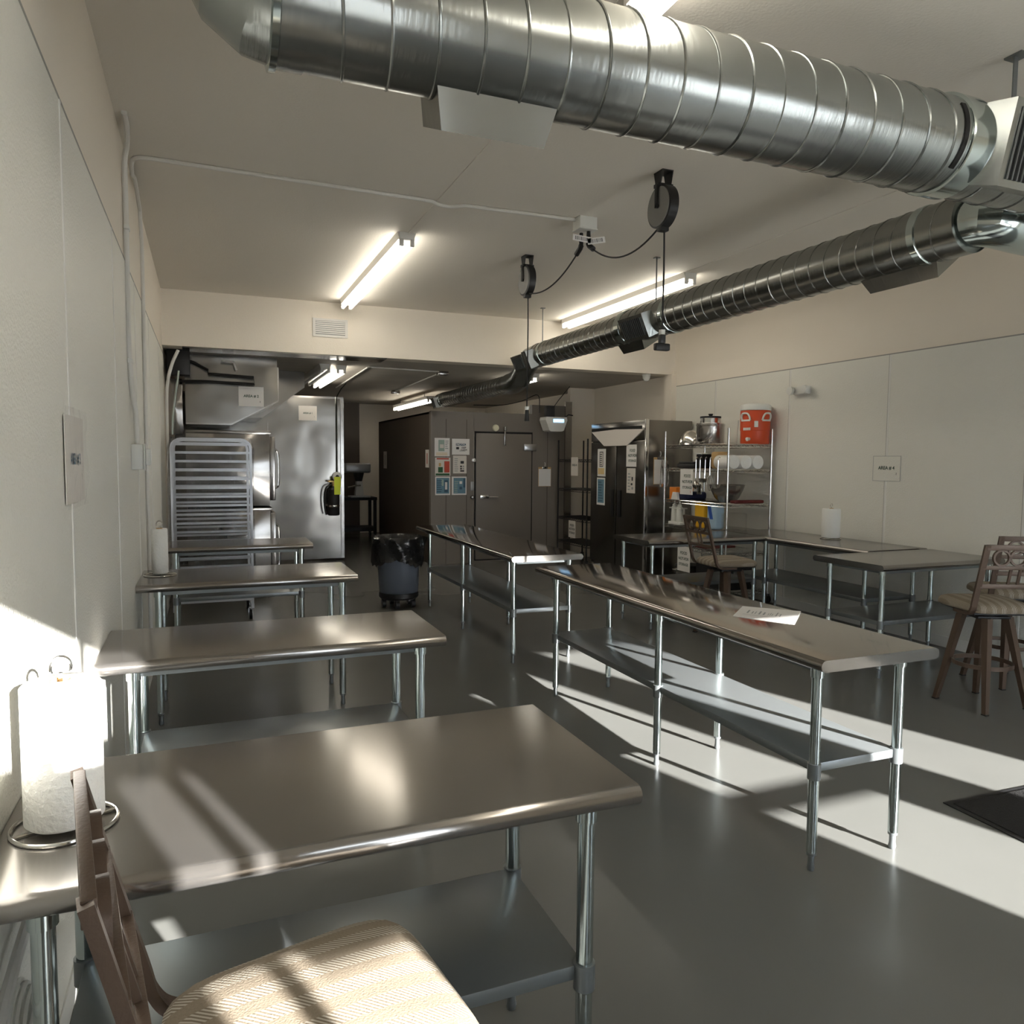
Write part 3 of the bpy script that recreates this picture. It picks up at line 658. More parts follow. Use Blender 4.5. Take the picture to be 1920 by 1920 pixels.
# ------------------------------------------------------------------ exhaust hood, ovens, rack, extinguisher
t = thing('exhaust_hood', 'stainless exhaust hood with sloped underside in the back left corner', 'hood', (0, 9.6, 0))
fy = lambda u, v, w: (u, w, v)
obj('canopy', MB().prism([(-.2,2.74),(.83,2.74),(.83,2.34),(.29,2.05),(-.2,2.05)], fy, 0, 1.35), 'steel_sheet', t, 20)
obj('rear_canopy', MB().prism([(-.2,2.855),(1.31,2.855),(1.31,2.64),(.74,2.2),(-.2,2.2)], fy, 1.36, 2.6), 'steel_sheet', t, 20)
obj('edge_trim', MB().bar([(.835,-.004,2.74),(.835,-.004,2.34),(.295,-.004,2.045),(-.2,-.004,2.045)], .018, .012, up=(0,1,0)), 'steel_brushed', t)
obj('upper_panel', MB().box((-.2,.05,2.74), (.83,1.2,2.855)), 'steel_sheet', t, 0)
obj('side_panel', MB().box((-.40,-.05,1.91), (-.23,.3,2.55), .004), 'steel_brushed', t)
obj('drop_pipe', MB().tube([(-.3,-.12,2.80),(-.1,-.1,2.74),(.05,-.1,2.66),(.05,-.1,2.62),(.55,-.1,2.60),(.56,-.1,2.52),(-.02,-.1,2.53),(-.25,-.1,2.52)], .016, 8), 'black_metal', t)
obj('pipe_elbow', MB().tube([(.2,-.08,2.78),(.33,-.08,2.77),(.36,-.08,2.68)], .013, 8), 'white_enamel', t)
obj('control_box', MB().box((-.38,-.25,2.58), (-.14,-.05,2.86), .006), 'black_metal', t)
t = thing('water_pipes', 'grey bent pipes down the wall left of the hood', 'pipes', (-.37, 9.2, 0))
obj('pipe', MB().tube(smoothpath([(.12,-.1,2.82),(.05,-.1,2.65),(0,-.1,2.4),(-.01,-.1,1.9),(-.01,-.1,.3)], 5), .018, 10), 'white_enamel', t)
obj('pipe', MB().tube([(.12,-.06,2.6),(.05,-.06,2.1),(.04,-.06,1.9)], .012, 8), 'galvanised', t)
def oven(label, z0, z1, loc):
    o = thing('convection_oven', label, 'oven', loc, 0, 'stacked convection ovens')
    obj('cabinet', MB().box((-.2,0,z0), (.70,1.0,z1), .006), 'steel_brushed', o)
    obj('top_rim', MB().box((-.2,-.012,z1-.035), (.72,1.0,z1), .004), 'steel_sheet', o)
    d = obj('door', MB().box((.70,.03,z0+.06), (.765,.97,z1-.06), .008), 'steel_dark', o)
    obj('handle', MB().tube(smoothpath([(.765,.1,z0+.2),(.805,.1,z0+.26),(.805,.1,z1-.28),(.765,.1,z1-.2)], 5), .012, 8), 'chrome', d)
    obj('latch_lever', MB().tube(smoothpath([(.15,-.01,z0+.72),(.2,-.03,z0+.62),(.21,-.03,z0+.5)], 4), .014, 8), 'black_plastic', o) if z0 < .5 else None
    return o
oven('upper stacked convection oven below the hood', 1.09, 1.96, (0,9.25,0))
lo = oven('lower stacked convection oven behind the sheet pan rack', .14, 1.07, (0,9.25,0))
mb = MB()
for x in (-.15,.65):
    for y in (.06,.94): mb.cyl((x,y,0), (x,y,.15), .03, n=14)
obj('support_legs', mb, 'steel_dark', lo)
t = thing('sheet_pan_rack', 'tall aluminium sheet pan rack under a clear plastic cover', 'rack', (.06, 8.05, 0))
X, D, HH = .365, .62, 1.83
for y in (0, D):
    p = [(-X,y,.12),(-X,y,HH-.09)]+[(-X+.09-.09*math.cos(a), y, HH-.09+.09*math.sin(a)) for a in (.4,.8,1.2,PI/2)]+[(X-.09+.09*math.sin(a), y, HH-.09+.09*math.cos(a)) for a in (0,.4,.8,1.2,PI/2)]+[(X,y,.12)]
    obj('end_frame', MB().bar(p, .025, .025, up=(0,1,0)), 'aluminium', t)
for s in (-1, 1):
    obj('base_rail', MB().box((s*X-.015,0,.12), (s*X+.015,D,.16)), 'aluminium', t, 0)
for k in range(19):
    z = .2+k*.0875
    obj('pan_slide', MB().box((-X,-.002,z), (X,.016,z+.022)).box((-X,D-.016,z), (X,D+.002,z+.022)), 'aluminium', t, 0)
for x in (-X+.02, X-.02):
    for y in (.04, D-.04):
        c = obj('caster', MB().cyl((x-.015,y,.05), (x+.015,y,.05), .05, n=20), 'black_plastic', t)
        obj('caster_fork', MB().box((x-.022,y-.02,.05), (x-.016,y+.02,.125)).box((x+.016,y-.02,.05), (x+.022,y+.02,.125)).box((x-.022,y-.02,.115), (x+.022,y+.02,.125)), 'chrome', c, 0)
mb = MB(); ring = []
n = 64
for j in range(16):
    z = HH+.02-.03*0-j*(HH-.25)/15; rr = []
    for i in range(n):
        a = 2*PI*i/n; c, s = math.cos(a), math.sin(a); k = (abs(c)**8+abs(s)**8)**-.125
        e = 1+.018*math.sin(7*a+j*.35)+.012*random.uniform(-1,1); f = .93 if j == 0 else 1
        rr.append(mb.b.verts.new(((X+.035)*k*c*e*f, D/2+(D/2+.05)*k*s*e*f, z)))
    ring.append(rr)
for A, B in zip(ring, ring[1:]):
    for j in range(n): mb.b.faces.new((A[j], A[(j+1) % n], B[(j+1) % n], B[j]))
mb.b.faces.new(ring[0]); obj('plastic_cover', mb, 'shade_film', t, 60)
t = thing('fire_extinguisher', 'black fire extinguisher with yellow tag on the steel partition', 'fire extinguisher', (1.885, 12.17, .74))
obj('cylinder', MB().lathe([(.002,0),(.085,.005),(.095,.03),(.095,.36),(.08,.42),(.035,.455),(.03,.47)], n=32), 'black_metal', t)
obj('band', MB().lathe([(.0955,.14),(.0965,.142),(.0965,.17),(.0955,.172)], n=32), 'chrome', t)
obj('valve', MB().cyl((0,0,.46), (0,0,.54), .028, n=16).box((-.09,-.015,.53), (.05,.015,.56), .004), 'brass', t)
obj('hose', MB().tube(smoothpath([(-.03,-.01,.50),(-.12,-.02,.45),(-.15,-.02,.3),(-.14,-.03,.12),(-.12,-.04,.02)], 5), .013, 8), 'black_plastic', t)
obj('tag', MB().box((-.005,-.11,.34), (.09,-.107,.47)).box((.0,-.08,.46), (.1,-.077,.62)), 'neon_tag', t, 0)
obj('wall_bracket', MB().box((-.03,.09,.2), (.03,.115,.45)), 'steel_dark', t, 0)
# mixer on its stand in the passage
t = thing('equipment_stand', 'black wheeled metal stand in the back passage under the mixer', 'stand', (2.93, 15.7, 0))
obj('top', MB().box((-.4,-.3,.80), (.34,.3,.86), .004), 'black_metal', t); obj('lower_shelf', MB().box((-.38,-.28,.16), (.32,.28,.24)), 'black_metal', t, 0)
for x in (-.36,.3):
    for y in (-.26,.26):
        l = obj('leg', MB().box((x-.03,y-.03,.1), (x+.03,y+.03,.81)), 'black_metal', t, 0); obj('caster', MB().cyl((x-.02,y,.05), (x+.02,y,.05), .05, n=16), 'black_plastic', l)
t = thing('stand_mixer', 'grey and white stand mixer on the black stand in the passage', 'mixer', (2.93, 15.55, .86))
obj('base', MB().box((-.2,-.2,0), (.2,.2,.03), .01), 'mixer_grey', t); obj('column', MB().prism([(-.07,.03),(.1,.03),(.06,.45),(-.03,.45)], lambda u, v, w: (u, w, v), .02, .18), 'white_enamel', t)
obj('motor_head', MB().box((-.32,-.14,.50), (.22,.16,.70), .04, seg=3), 'mixer_grey', t); obj('planetary', MB().cyl((-.02,-.05,.33), (-.02,-.05,.50), .07, .11, 20), 'black_plastic', t)
obj('bowl_arm', MB().tube([(-.25,-.1,.2),(-.1,-.1,.24),(.02,0,.24)], .02, 8), 'chrome', t)

# ------------------------------------------------------------------ trash can
t = thing('trash_can', 'round grey trash can on a dolly with a black bag', 'trash can', (1.985, 8.22, 0))
obj('bin', MB().lathe([(.002,.16),(.2,.16),(.215,.18),(.245,.70),(.265,.72),(.265,.76),(.25,.76),(.24,.70),(.2,.2),(.002,.2)], n=40), 'grey_bin', t)
mb = MB(); n = 60; rings = []
for j, (r, z) in enumerate([(.215,.62),(.245,.77),(.262,.795),(.29,.78),(.285,.72),(.28,.64),(.275,.56),(.285,.50)]):
    rings.append([mb.b.verts.new(((r+.022*math.sin(5*a+j)*(j > 2)+.012*random.uniform(-1,1))*math.cos(a), (r+.02*math.sin(7*a-j)*(j > 2))*math.sin(a), z+(.04*math.sin(3*a+1)+.02*random.uniform(-1,1))*(j > 5))) for a in [2*PI*i/n for i in range(n)]])
for A, B in zip(rings, rings[1:]):
    for j in range(n): mb.b.faces.new((A[j], A[(j+1) % n], B[(j+1) % n], B[j]))
obj('bag', mb, 'bin_bag', t, 60)
dl = obj('dolly', MB().lathe([(.12,.10),(.2,.10),(.22,.12),(.22,.17),(.205,.17),(.2,.14),(.12,.13)], n=36), 'black_plastic', t)
for a in range(5):
    x, y = .17*math.cos(a*2*PI/5+.6), .17*math.sin(a*2*PI/5+.6)
    obj('caster', MB().cyl((x-.02,y,.045), (x+.02,y,.045), .045, n=16).box((x-.026,y-.012,.04),(x+.026,y+.012,.115)), 'black_plastic', dl)

# ------------------------------------------------------------------ refrigerator
FX, FY0, FY1, FZ = 5.38, 8.55, 10.08, 2.19
t = thing('refrigerator', 'two door stainless reach-in refrigerator facing the room, against the right wall', 'refrigerator', (FX, FY0, 0))
W = FY1-FY0
obj('cabinet', MB().box((.03,0,.12), (.72,W,FZ), .006), 'steel_sheet', t)
obj('kick_plate', MB().box((.06,.02,.0), (.7,W-.02,.12)), 'black_metal', t, 0)
obj('top_grille', MB().box((0,.01,1.93), (.03,W-.01,2.19), .004), 'steel_dark', t)
obj('grille_slot', MB().box((-.002,.10,2.05), (0,W-.02,2.12)), 'gap_dark', t, 0)
for k in range(2):
    y0, y1 = k*W/2+.012, (k+1)*W/2-.012
    d = obj('door', MB().box((0,y0,.16), (.03,y1,1.915), .005), 'fridge_door', t)
    hy = (W/2-.13, W/2+.06)[k]
    obj('handle', MB().box((-.012,hy,.86), (0,hy+.07,1.24), .004), 'gap_dark', d)
for y in (.06, W-.06):
    for x in (.12,.64): pass
obj('corner_post', MB().box((-.012,-.008,.1), (.04,.022,FZ+.01), .004), 'chrome', t)
tag(obj('cloth', MB().prism([(.03,.21),(W*.5,.23),(W*.97,.21),(W*.72,.0),(W*.3,.0)], lambda u, v, w: (w, u, v), 0, .012).rot(Matrix.Translation((FX-.016, FY0, 1.86))), 'cloth_white'), 'cream cloth flap hanging below the refrigerator grille', 'cloth')
FG = 'papers on the refrigerator doors'
RZ = -PI/2
notice('white sheet with three bold lines, at the top of the near refrigerator door', (FX-.001, FY0+.36, 1.72), .26, .30, RZ, [('FOOD', .052, .03, .07, 'ink_green'), ('NOT-FOR', .05, .03, 0, 'ink_green'), ('STORAGE', .045, .03, -.07, 'ink_green')], group=FG)
notice('tall list notice below the three line sheet on the near refrigerator door', (FX-.001, FY0+.36, 1.38), .22, .34, RZ, blocks=poster_lines(6,'ink_grey',-.35,-.02,-.4,.35)+[(.1,.0,.25,.15,'ink'),(.02,-.18,.2,-.1,'ink'),(.1,-.35,.3,-.25,'ink_grey')], paper='paper_warm', group=FG)
notice('white strip notice with boxed table and yellow foot on the far refrigerator door', (FX-.001, FY0+1.19, 1.62), .24, .40, RZ, blocks=[(-.25,-.15,.2,.4,'ink'),(-.2,-.12,.15,.37,'paper_warm')]+poster_lines(6,'ink',-.18,.12,-.1,.35)+[(-.4,-.42,.35,-.2,'ink_tan')], group=FG)
notice('blue notice low on the far refrigerator door', (FX-.001, FY0+1.20, 1.20), .24, .40, RZ, blocks=[(-.4,-.42,.4,.44,'ink_blue')]+poster_lines(8,'ink_blue_dark',-.3,.3,-.38,.4), group=FG)
clipboard('clipboard hanging on the refrigerator side by the chrome shelves', (5.60, FY0-.002, 1.52), 0, .2, .36)

# ------------------------------------------------------------------ wire shelving
def wire_shelf(mb, x0, x1, y0, y1, z, n=26, r=.0035):
    for zz in (z, z-.034):
        mb.tube([(x0,y0,zz),(x1,y0,zz)], .0045, 6).tube([(x0,y1,zz),(x1,y1,zz)], .0045, 6).tube([(x0,y0,zz),(x0,y1,zz)], .0045, 6).tube([(x1,y0,zz),(x1,y1,zz)], .0045, 6)
    for i in range(1, n):
        y = y0+(y1-y0)*i/n; mb.tube([(x0,y,z+.003),(x1,y,z+.003)], r, 5)
    def zig(a, b, m):
        a, b = V(a), V(b); mb.tube([a.lerp(b, i/m)-V((0,0,.034*(i % 2))) for i in range(m+1)], .003, 5)
    zig((x0,y0,z),(x0,y1,z),30); zig((x1,y0,z),(x1,y1,z),30); zig((x0,y0,z),(x1,y0,z),12); zig((x0,y1,z),(x1,y1,z),12)
    return mb
def shelving(label, x0, x1, y0, y1, H, zs, m, solid=(), cat='shelving'):
    t = thing('wire_shelving', label, cat, ((x0+x1)/2, (y0+y1)/2, 0), 0, 'wire shelving units')
    a, b = (x1-x0)/2, (y1-y0)/2
    for z in zs:
        mb = wire_shelf(MB(), -a, a, -b, b, z)
        if z in solid: mb.box((-a,-b,z), (a,b,z+.006))
        obj('shelf', mb, m, t, 40)
    for sx in (-1, 1):
        for sy in (-1, 1):
            p = obj('post', MB().cyl((sx*a,sy*b,.1), (sx*a,sy*b,H), .0127, n=14), m, t)
            obj('caster', MB().cyl((sx*a-.014,sy*b,.05), (sx*a+.014,sy*b,.05), .05, n=18).box((sx*a-.02,sy*b-.02,.085), (sx*a+.02,sy*b+.02,.11)), 'black_plastic', p)
    return t
SX0, SX1, SY0, SY1 = 5.46, 6.07, 6.96, 8.22
shelving('chrome wire shelving loaded with kitchen goods by the right wall', SX0, SX1, SY0, SY1, 2.03, (1.85,1.56,1.165,.845,.60,.15), 'chrome')
shelving('empty black wire shelving between cooler and refrigerator', 5.40, 5.86, 10.22, 11.24, 1.98, (1.66,1.19,.73,.34), 'black_metal', (1.19,.34))
BG = 'paper signs hung on shelving'
notice('paper sign on the top tier of the black shelving', (5.384, 10.62, 1.555), .24, .29, RZ, [('DRIED-IN', .042, 0, .02, 'ink')], paper='paper_warm', group=BG)
notice('paper sign under the third tier of the black shelving', (5.384, 10.68, .56), .24, .27, RZ, [('FOOD', .046, 0, .06, 'ink'), ('NOT-FOR', .046, 0, 0, 'ink'), ('STORAGE', .044, 0, -.06, 'ink')], paper='paper_warm', group=BG)
notice('sheet with three bold lines hung under the second tier of the chrome shelves', (SX0-.016, 7.72, 1.40), .26, .31, RZ, [('FOOD', .05, .02, .07, 'ink_green'), ('NOT-FOR', .048, .02, 0, 'ink_green'), ('STORAGE', .044, .02, -.07, 'ink_green'), ('2', .03, .09, -.12, 'ink_red')], group=BG)
notice('sheet with three bold lines hung low on the chrome shelves behind the stool', (SX0-.016, 7.74, .45), .26, .31, RZ, [('FOOD', .05, 0, .07, 'ink_green'), ('NOT-FOR', .048, 0, 0, 'ink_green'), ('STORAGE', .044, 0, -.07, 'ink_green')], group=BG)
# goods on the chrome shelves
def T(z): return z+.0065
t = thing('beverage_cooler', 'red and white round beverage cooler on top of the chrome shelves', 'cooler', (5.94, 7.10, T(1.85)), math.radians(-126))
obj('body', MB().lathe([(.002,0),(.155,0),(.162,.01),(.164,.15),(.168,.155),(.170,.375),(.165,.39)], n=40), 'red_plastic', t)
obj('lid', MB().lathe([(.172,.385),(.176,.39),(.176,.43),(.165,.45),(.1,.472),(.003,.476)], n=40), 'white_plastic', t)
for s in (-1, 1):
    q = Matrix.Rotation(s*.72, 4, 'Z')
    obj('handle', MB().tube(smoothpath([(.165,-.055,.27),(.18,-.055,.31),(.19,-.03,.345),(.19,.03,.345),(.18,.055,.31),(.165,.055,.27)], 4), .011, 8).bar([(.172,-.058,.268),(.172,.058,.268)], .012, .02).rot(q), 'white_plastic', t)
obj('label', MB().box((.166,-.022,.19), (.1735,.022,.26), .004), 'white_plastic', t)
mb = MB()
for k in range(6): mb.box((.1705,-.045+k*.016,.155), (.1735,-.034+k*.016,.185))
obj('logo_mark', mb.rot(Matrix.Rotation(-.62, 4, 'Z')), 'white_plastic', t, 0)
obj('spigot', MB().cyl((.14,-.07,.055), (.20,-.10,.055), .018, n=14).cyl((.195,-.097,.03), (.195,-.097,.065), .012, n=12), 'white_plastic', t)
t = thing('stock_pot', 'lidded steel stock pot on the top tier of the chrome shelves', 'pot', (5.70, 7.62, T(1.85)))
obj('body', MB().lathe([(.002,0),(.16,0),(.166,.01),(.166,.22),(.17,.225),(.17,.24),(.16,.245)], n=40), 'steel_brushed', t)
obj('lid', MB().lathe([(.165,.245),(.165,.255),(.125,.26),(.12,.262),(.12,.33),(.115,.335),(.003,.34)], n=40), 'chrome', t)
obj('lid_rim', MB().lathe([(.12,.315),(.125,.318),(.125,.338),(.02,.345),(.03,.37),(.003,.372)], n=32), 'black_plastic', t)
t = thing('steel_dome', 'shiny steel bowl lying upside down beside the stock pot', 'bowl', (5.72, 7.995, T(1.85)))
obj('shell', MB().lathe([(.18,0),(.185,.004),(.175,.06),(.14,.13),(.08,.175),(.003,.19)], n=40), 'chrome', t)
tag(obj('clear_container', MB().lathe([(.095,0),(.1,.01),(.115,.27),(.118,.28),(.112,.28),(.097,.02),(.002,.015)], (5.75,7.33,T(1.85)), n=32), 'clear_plastic'), 'clear plastic jug between stock pot and red cooler', 'container')
rb = MB().lathe([(.024,0),(.074,0),(.079,.005),(.079,.275),(.074,.28),(.024,.28),(.024,0)], n=32).rot(Matrix.Rotation(-PI/2, 4, 'X') @ Matrix.Translation((0,0,-.14)))
r0 = obj('paper_towel_roll', rb, 'towel_paper', None, 50)
obj('core_tube', MB().cyl((0,-.125,0), (0,.125,0), .0235, n=20), 'gap_dark', r0)  # solid dark plug, its colour standing in for shade in the roll's hole
for i, (x, l) in enumerate(((5.585,'nearest the shelf front of three lying towel rolls on the chrome shelf'), (5.755,'middle one of three lying towel rolls on the chrome shelf'), (5.925,'lying towel roll nearest the wall on the chrome shelf'))):
    o = r0 if i == 0 else copy_tree(r0)
    o.location = (x, 7.15+.0*i, T(1.56)+.079); tag(o, l, 'paper towel', 'lying towel rolls on the chrome shelf')
tag(obj('brown_bag', MB().box((5.62,7.34,T(1.56)), (5.80,7.50,T(1.56)+.2), .03, seg=3), 'wood_core'), 'brown packet behind the lying towel rolls', 'packet')
tag(obj('black_tray_stack', MB().box((5.55,7.72,T(1.56)), (5.95,8.1,T(1.56)+.055), .02).box((5.57,7.74,T(1.56)+.055), (5.93,8.08,T(1.56)+.08), .01), 'black_plastic'), 'black trays lying on the second tier of the chrome shelves', 'trays')
t = thing('storage_box', 'dark lidded box with white rim on the second tier', 'box', (5.66, 7.64, T(1.56)))
obj('body', MB().box((-.1,-.06,0), (.1,.06,.17), .01), 'gap_dark', t); obj('lid', MB().box((-.105,-.065,.17), (.105,.065,.185), .004), 'white_plastic', t)
# utensils hung along the front of the second tier
UG = 'steel utensils hung on the chrome shelves'
def utensil(kind, label, y, L, z=1.69):
    t = thing(kind, label, 'utensil', (SX0-.022, y, z), 0, UG)
    obj('handle', MB().tube([(.02,0,.0),(.008,0,.012),(-.005,0,.0),(-.006,0,-.03),(-.008,0,-L)], .0042, 8), 'chrome', t)
    if kind == 'ladle': obj('bowl', MB().lathe([(.003,-.05),(.035,-.04),(.055,-.005),(.057,0),(.05,-.005),(.003,-.042)], (-.03,0,-L), 'Z', 24), 'chrome', t)
    elif kind == 'spatula': obj('blade', MB().box((-.012,-.045,-L-.13), (-.008,.045,-L), .002), 'chrome', t)
    elif kind == 'whisk':
        w = MB()
        for k in range(5):
            a = PI*k/5; w.tube([(-.008+.035*math.sin(u)*math.cos(a), .035*math.sin(u)*math.sin(a), -L-.09+.09*math.cos(u)) for u in [2*PI*i/20 for i in range(20)]], .002, 5, closed=True)
        obj('wires', w, 'chrome', t)
    else: obj('spoon', MB().lathe([(.003,-.09),(.03,-.07),(.037,-.04),(.02,0),(.006,.01)], (-.008,0,-L), 'Z', 18), 'steel_dark', t)
utensil('slotted_spoon', 'long spoon hanging right of the hung sheet', 7.52, .28)
utensil('spatula', 'steel spatula hanging among the utensils', 7.44, .30)
utensil('ladle', 'bright steel ladle hanging in mid row', 7.34, .24)
utensil('whisk', 'wire whisk hanging beside the ladle', 7.25, .20)
utensil('ladle', 'ladle hanging nearest the shelf corner post', 7.10, .30)
for y, l in ((8.24,'steel tongs hanging on the far corner post of the chrome shelves'), (8.12,'second steel tongs hanging beside the far corner post')):
    t = thing('hanging_tongs', l, 'tongs', (SX0-.03, y, 1.66), 0, 'steel tongs hung on the chrome shelves')
    obj('arm', MB().bar([(0,0,0),(0,-.02,-.12),(0,-.03,-.26),(-.01,-.02,-.34)], .016, .004, up=(0,1,0)), 'chrome', t)
    obj('arm', MB().bar([(0,0,0),(0,.02,-.12),(0,.03,-.26),(-.01,.02,-.34)], .016, .004, up=(0,1,0)), 'chrome', t)
Z3 = T(1.165)
t = thing('mixing_bowl', 'large steel mixing bowl on the third tier', 'bowl', (5.72, 7.30, Z3))
obj('bowl', MB().lathe([(.002,0),(.09,0),(.14,.05),(.185,.14),(.205,.20),(.215,.203),(.205,.206),(.18,.14),(.13,.055),(.08,.01),(.002,.008)], n=44), 'steel_brushed', t)
tag(obj('serving_tray', MB().box((5.60,7.0,Z3), (6.02,7.09,Z3+.035), .01), 'red_tray'), 'dark red tray beside the mixing bowl', 'tray')
tag(obj('wire_basket', MB().box((5.52,7.52,Z3), (5.80,7.72,Z3+.008)), 'chrome'), 'wire rack lying behind the hung sheet on the third tier', 'rack')
tag(obj('cardboard_box', MB().box((5.49,8.0,Z3), (5.75,8.15,Z3+.15), .004), 'orange'), 'orange box at the far end of the third tier', 'box')
tag(obj('folded_cloth', MB().box((5.50,7.78,Z3+.0), (5.8,7.98,Z3+.10), .03, seg=3), 'navy'), 'navy bundle next to the orange box', 'cloth')
tag(obj('paper_packet', MB().prism([(-.08,0),(.06,0),(.03,.09),(-.06,.09)], lambda u, v, w: (w, u, v), 0, .03).rot(Matrix.Translation((SX0+.01,8.02,Z3))), 'paper'), 'small white packet before the orange box', 'packet')
Z4 = T(.845)
t = thing('bottle_caddy', 'white caddy holding the squeeze bottles', 'caddy', (5.54, 8.02, Z4))
obj('tray', MB().box((-.06,-.13,0), (.06,.13,.035), .006), 'white_plastic', t); obj('holder', MB().box((-.05,-.13,.20), (.05,.13,.215), .003), 'white_plastic', t); obj('support', MB().box((-.01,-.13,.03), (.01,-.12,.21)).box((-.01,.12,.03), (.01,.13,.21)), 'white_plastic', t)
sb = thing('squeeze_bottle', 'white squeeze bottle in the caddy, farther one', 'bottle', (5.53, 8.085, Z4+.035), 0, 'white squeeze bottles')
obj('body', MB().lathe([(.002,0),(.042,0),(.045,.005),(.038,.16),(.035,.19),(.02,.2)], n=24), 'white_plastic', sb); obj('nozzle', MB().lathe([(.028,.2),(.028,.215),(.012,.225),(.004,.27)], n=20), 'white_plastic', sb)
clone(sb, 'white squeeze bottle in the caddy, nearer one', (5.53, 7.975, Z4+.035), 0)
tag(obj('food_bag', MB().box((5.49,7.44,Z4), (5.62,7.62,Z4+.30), .03, seg=3), 'yellow'), 'yellow bag on the fourth tier behind the stool back', 'bag')
t = thing('food_bag', 'blue and white bag beside the yellow bag', 'bag', (5.58, 7.32, Z4))
obj('bag', MB().box((-.07,-.09,0), (.07,.08,.29), .03, seg=3), 'light_blue', t); obj('stripe', MB().prism([(-.06,.28),(-.0,.28),(.05,.12),(-.01,.12)], lambda u, v, w: (w, -u, v), -.073, -.068), 'blue', t)
tag(obj('clear_bin', MB().box((5.50,7.02,Z4), (5.80,7.2,Z4+.20), .01), 'clear_plastic'), 'clear plastic bin by the near corner post', 'bin')
Z5 = T(.60)
tag(obj('black_pan', MB().box((5.52,7.75,Z5), (5.95,8.15,Z5+.06), .015), 'black_plastic'), 'black pan on the fifth tier of the chrome shelves', 'pan')
tag(obj('cutting_board', MB().box((5.55,7.40,Z5), (5.95,7.68,Z5+.025), .004), 'red_tray'), 'dark red board on the fifth tier', 'board')
t = thing('stock_pot', 'low steel pot at the foot of the chrome shelves', 'pot', (5.68, 7.98, T(.15)))
obj('body', MB().lathe([(.002,0),(.16,0),(.165,.01),(.165,.16),(.172,.165),(.16,.168),(.155,.02),(.002,.015)], n=36), 'steel_brushed', t); obj('lid', MB().lathe([(.17,.168),(.16,.185),(.05,.2),(.02,.202),(.025,.225),(.003,.227)], n=36), 'black_plastic', t)
obj('handle', MB().tube([(-.16,-.04,.12),(-.2,-.04,.125),(-.2,.04,.125),(-.16,.04,.12)], .008, 8), 'chrome', t)
tag(obj('black_crate', MB().box((5.52,7.05,T(.15)), (5.98,7.6,T(.15)+.26), .012), 'black_plastic'), 'black crate at the foot of the chrome shelves', 'crate')
# ------------------------------------------------------------------ loose things
mb = MB(); q = []
A = [V((2.425,3.02,0)), V((2.59,2.775,0)), V((2.83,2.99,0)), V((2.635,3.205,0))]
for k, z in enumerate((.8805, .884)):
    q.append([mb.b.verts.new(p+V((0,0,z))) for p in A])
mb.b.faces.new(q[0][::-1]); mb.b.faces.new(q[1])
for j in range(4): mb.b.faces.new((q[0][j], q[0][(j+1) % 4], q[1][(j+1) % 4], q[1][j]))
sh = tag(obj('printed_sheet', mb, 'paper', None, 0), 'white printed sheet lying on the long island table', 'paper')
mb = MB(); e1 = (A[3]-A[0]); e2 = (A[1]-A[0]); 
for k, (u, w, l) in enumerate([(.34,.03,.3),(.42,.02,.22),(.47,.015,.25),(.53,.03,.3),(.6,.03,.25),(.68,.01,.2),(.71,.012,.25),(.74,.012,.2),(.8,.02,.36),(.86,.02,.25)]):
    def PQ(a, b): return A[0]+(A[1]-A[0])*a*1.0+(A[3]-A[0])*b
    a0, b0 = .12+(u-.3)*1.05, .38
    pts = [PQ(a0, b0), PQ(a0+w, b0), PQ(a0+w, b0+l), PQ(a0, b0+l)]
    mb.quad(*[p+V((0,0,.8845)) for p in pts])
for b0 in (.2, .27): mb.quad(*[PQ(a, b)+V((0,0,.8845)) for a, b in ((.12,b0),(.9,b0),(.9,b0+.012),(.12,b0+.012))])
obj('print', mb, 'ink_grey', sh, 0)
t = thing('floor_mat', 'black rubber floor mat at the right edge, in the sunlight', 'mat', (3.86, 2.05, 0), math.radians(-2))
obj('mat', MB().box((-.55,-.40,0), (.85,.40,.010), .004), 'rubber_mat', t); 
obj('border', MB().box((-.58,-.43,0), (.88,-.40,.005)).box((-.58,.40,0), (.88,.43,.005)).box((-.58,-.40,0), (-.55,.40,.005)).box((.85,-.40,0), (.88,.40,.005)), 'black_plastic', t, 0)
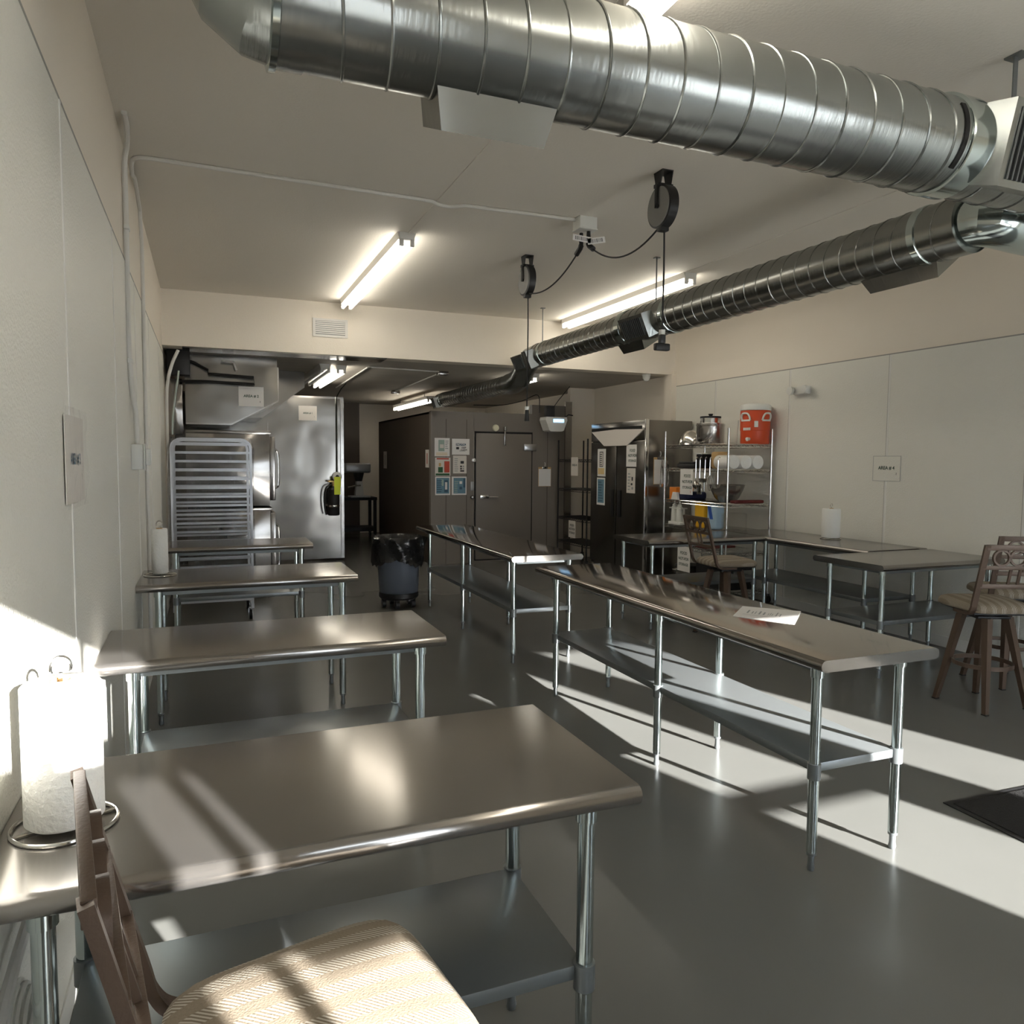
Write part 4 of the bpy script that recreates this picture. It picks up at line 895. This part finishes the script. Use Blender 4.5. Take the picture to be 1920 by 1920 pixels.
tag(obj('cable_raceway', MB().tube(smoothpath([(-.36,1.2,.5),(-.37,1.6,.62),(-.38,2.2,.66),(-.385,3.0,.66)], 4), .012, 8), 'white_enamel'), 'white cable along the left wall below the nearest table', 'cable')
mb = MB()
for k in range(3): mb.tube([(-.385+.012*k, 1.76+(.075-.01*k)*math.cos(a), .50+(.05-.008*k)*math.sin(a)) for a in [2*PI*i/24 for i in range(24)]], .006, 6, closed=True)
tag(obj('coiled_cable', mb, 'white_plastic'), 'small coil of white cable on the left wall under the nearest table', 'cable')
tag(obj('wall_bracket', MB().box((WL,4.3,.66), (WL+.09,4.34,.68), .004).prism([(0,.66),(.06,.66),(0,.56)], lambda u, v, w: (WL+u, w, v), 4.3, 4.34), 'white_plastic'), 'small white bracket on the left wall between the tables', 'bracket')

# ------------------------------------------------------------------ light and camera
sd = bpy.data.lights.new('sun', 'SUN'); sd.energy = 37; sd.angle = math.radians(.53); sd.color = (1,.985,.95)
so = bpy.data.objects.new('sun', sd); COL.objects.link(so)
sv = V((-.309, .951, -.293)); so.rotation_euler = sv.to_track_quat('-Z', 'Y').to_euler(); so.location = (3,-8,5)
w = bpy.data.worlds.new('sky'); SC.world = w; w.use_nodes = True
bg = w.node_tree.nodes['Background']; bg.inputs[0].default_value = (.80,.90,1,1); bg.inputs[1].default_value = 8.5
cd = bpy.data.cameras.new('camera'); co = bpy.data.objects.new('camera', cd); COL.objects.link(co)
yaw, pit, rol = .38678048, -.0690969, .00799268
f = V((math.sin(yaw)*math.cos(pit), math.cos(yaw)*math.cos(pit), math.sin(pit)))
r = f.cross(V((0,0,1))).normalized(); u = r.cross(f)
r2 = r*math.cos(rol)+u*math.sin(rol); u2 = u*math.cos(rol)-r*math.sin(rol)
co.matrix_world = Matrix(((r2.x,u2.x,-f.x,0),(r2.y,u2.y,-f.y,0),(r2.z,u2.z,-f.z,1.65),(0,0,0,1)))
cd.sensor_width = 36; cd.lens = 1411.54/1920*36; cd.clip_start = .05
SC.camera = co
SC.view_settings.view_transform = 'Standard'; SC.view_settings.look = 'None'
SC.view_settings.exposure = .65; SC.view_settings.gamma = 1; SC.view_settings.use_curve_mapping = False
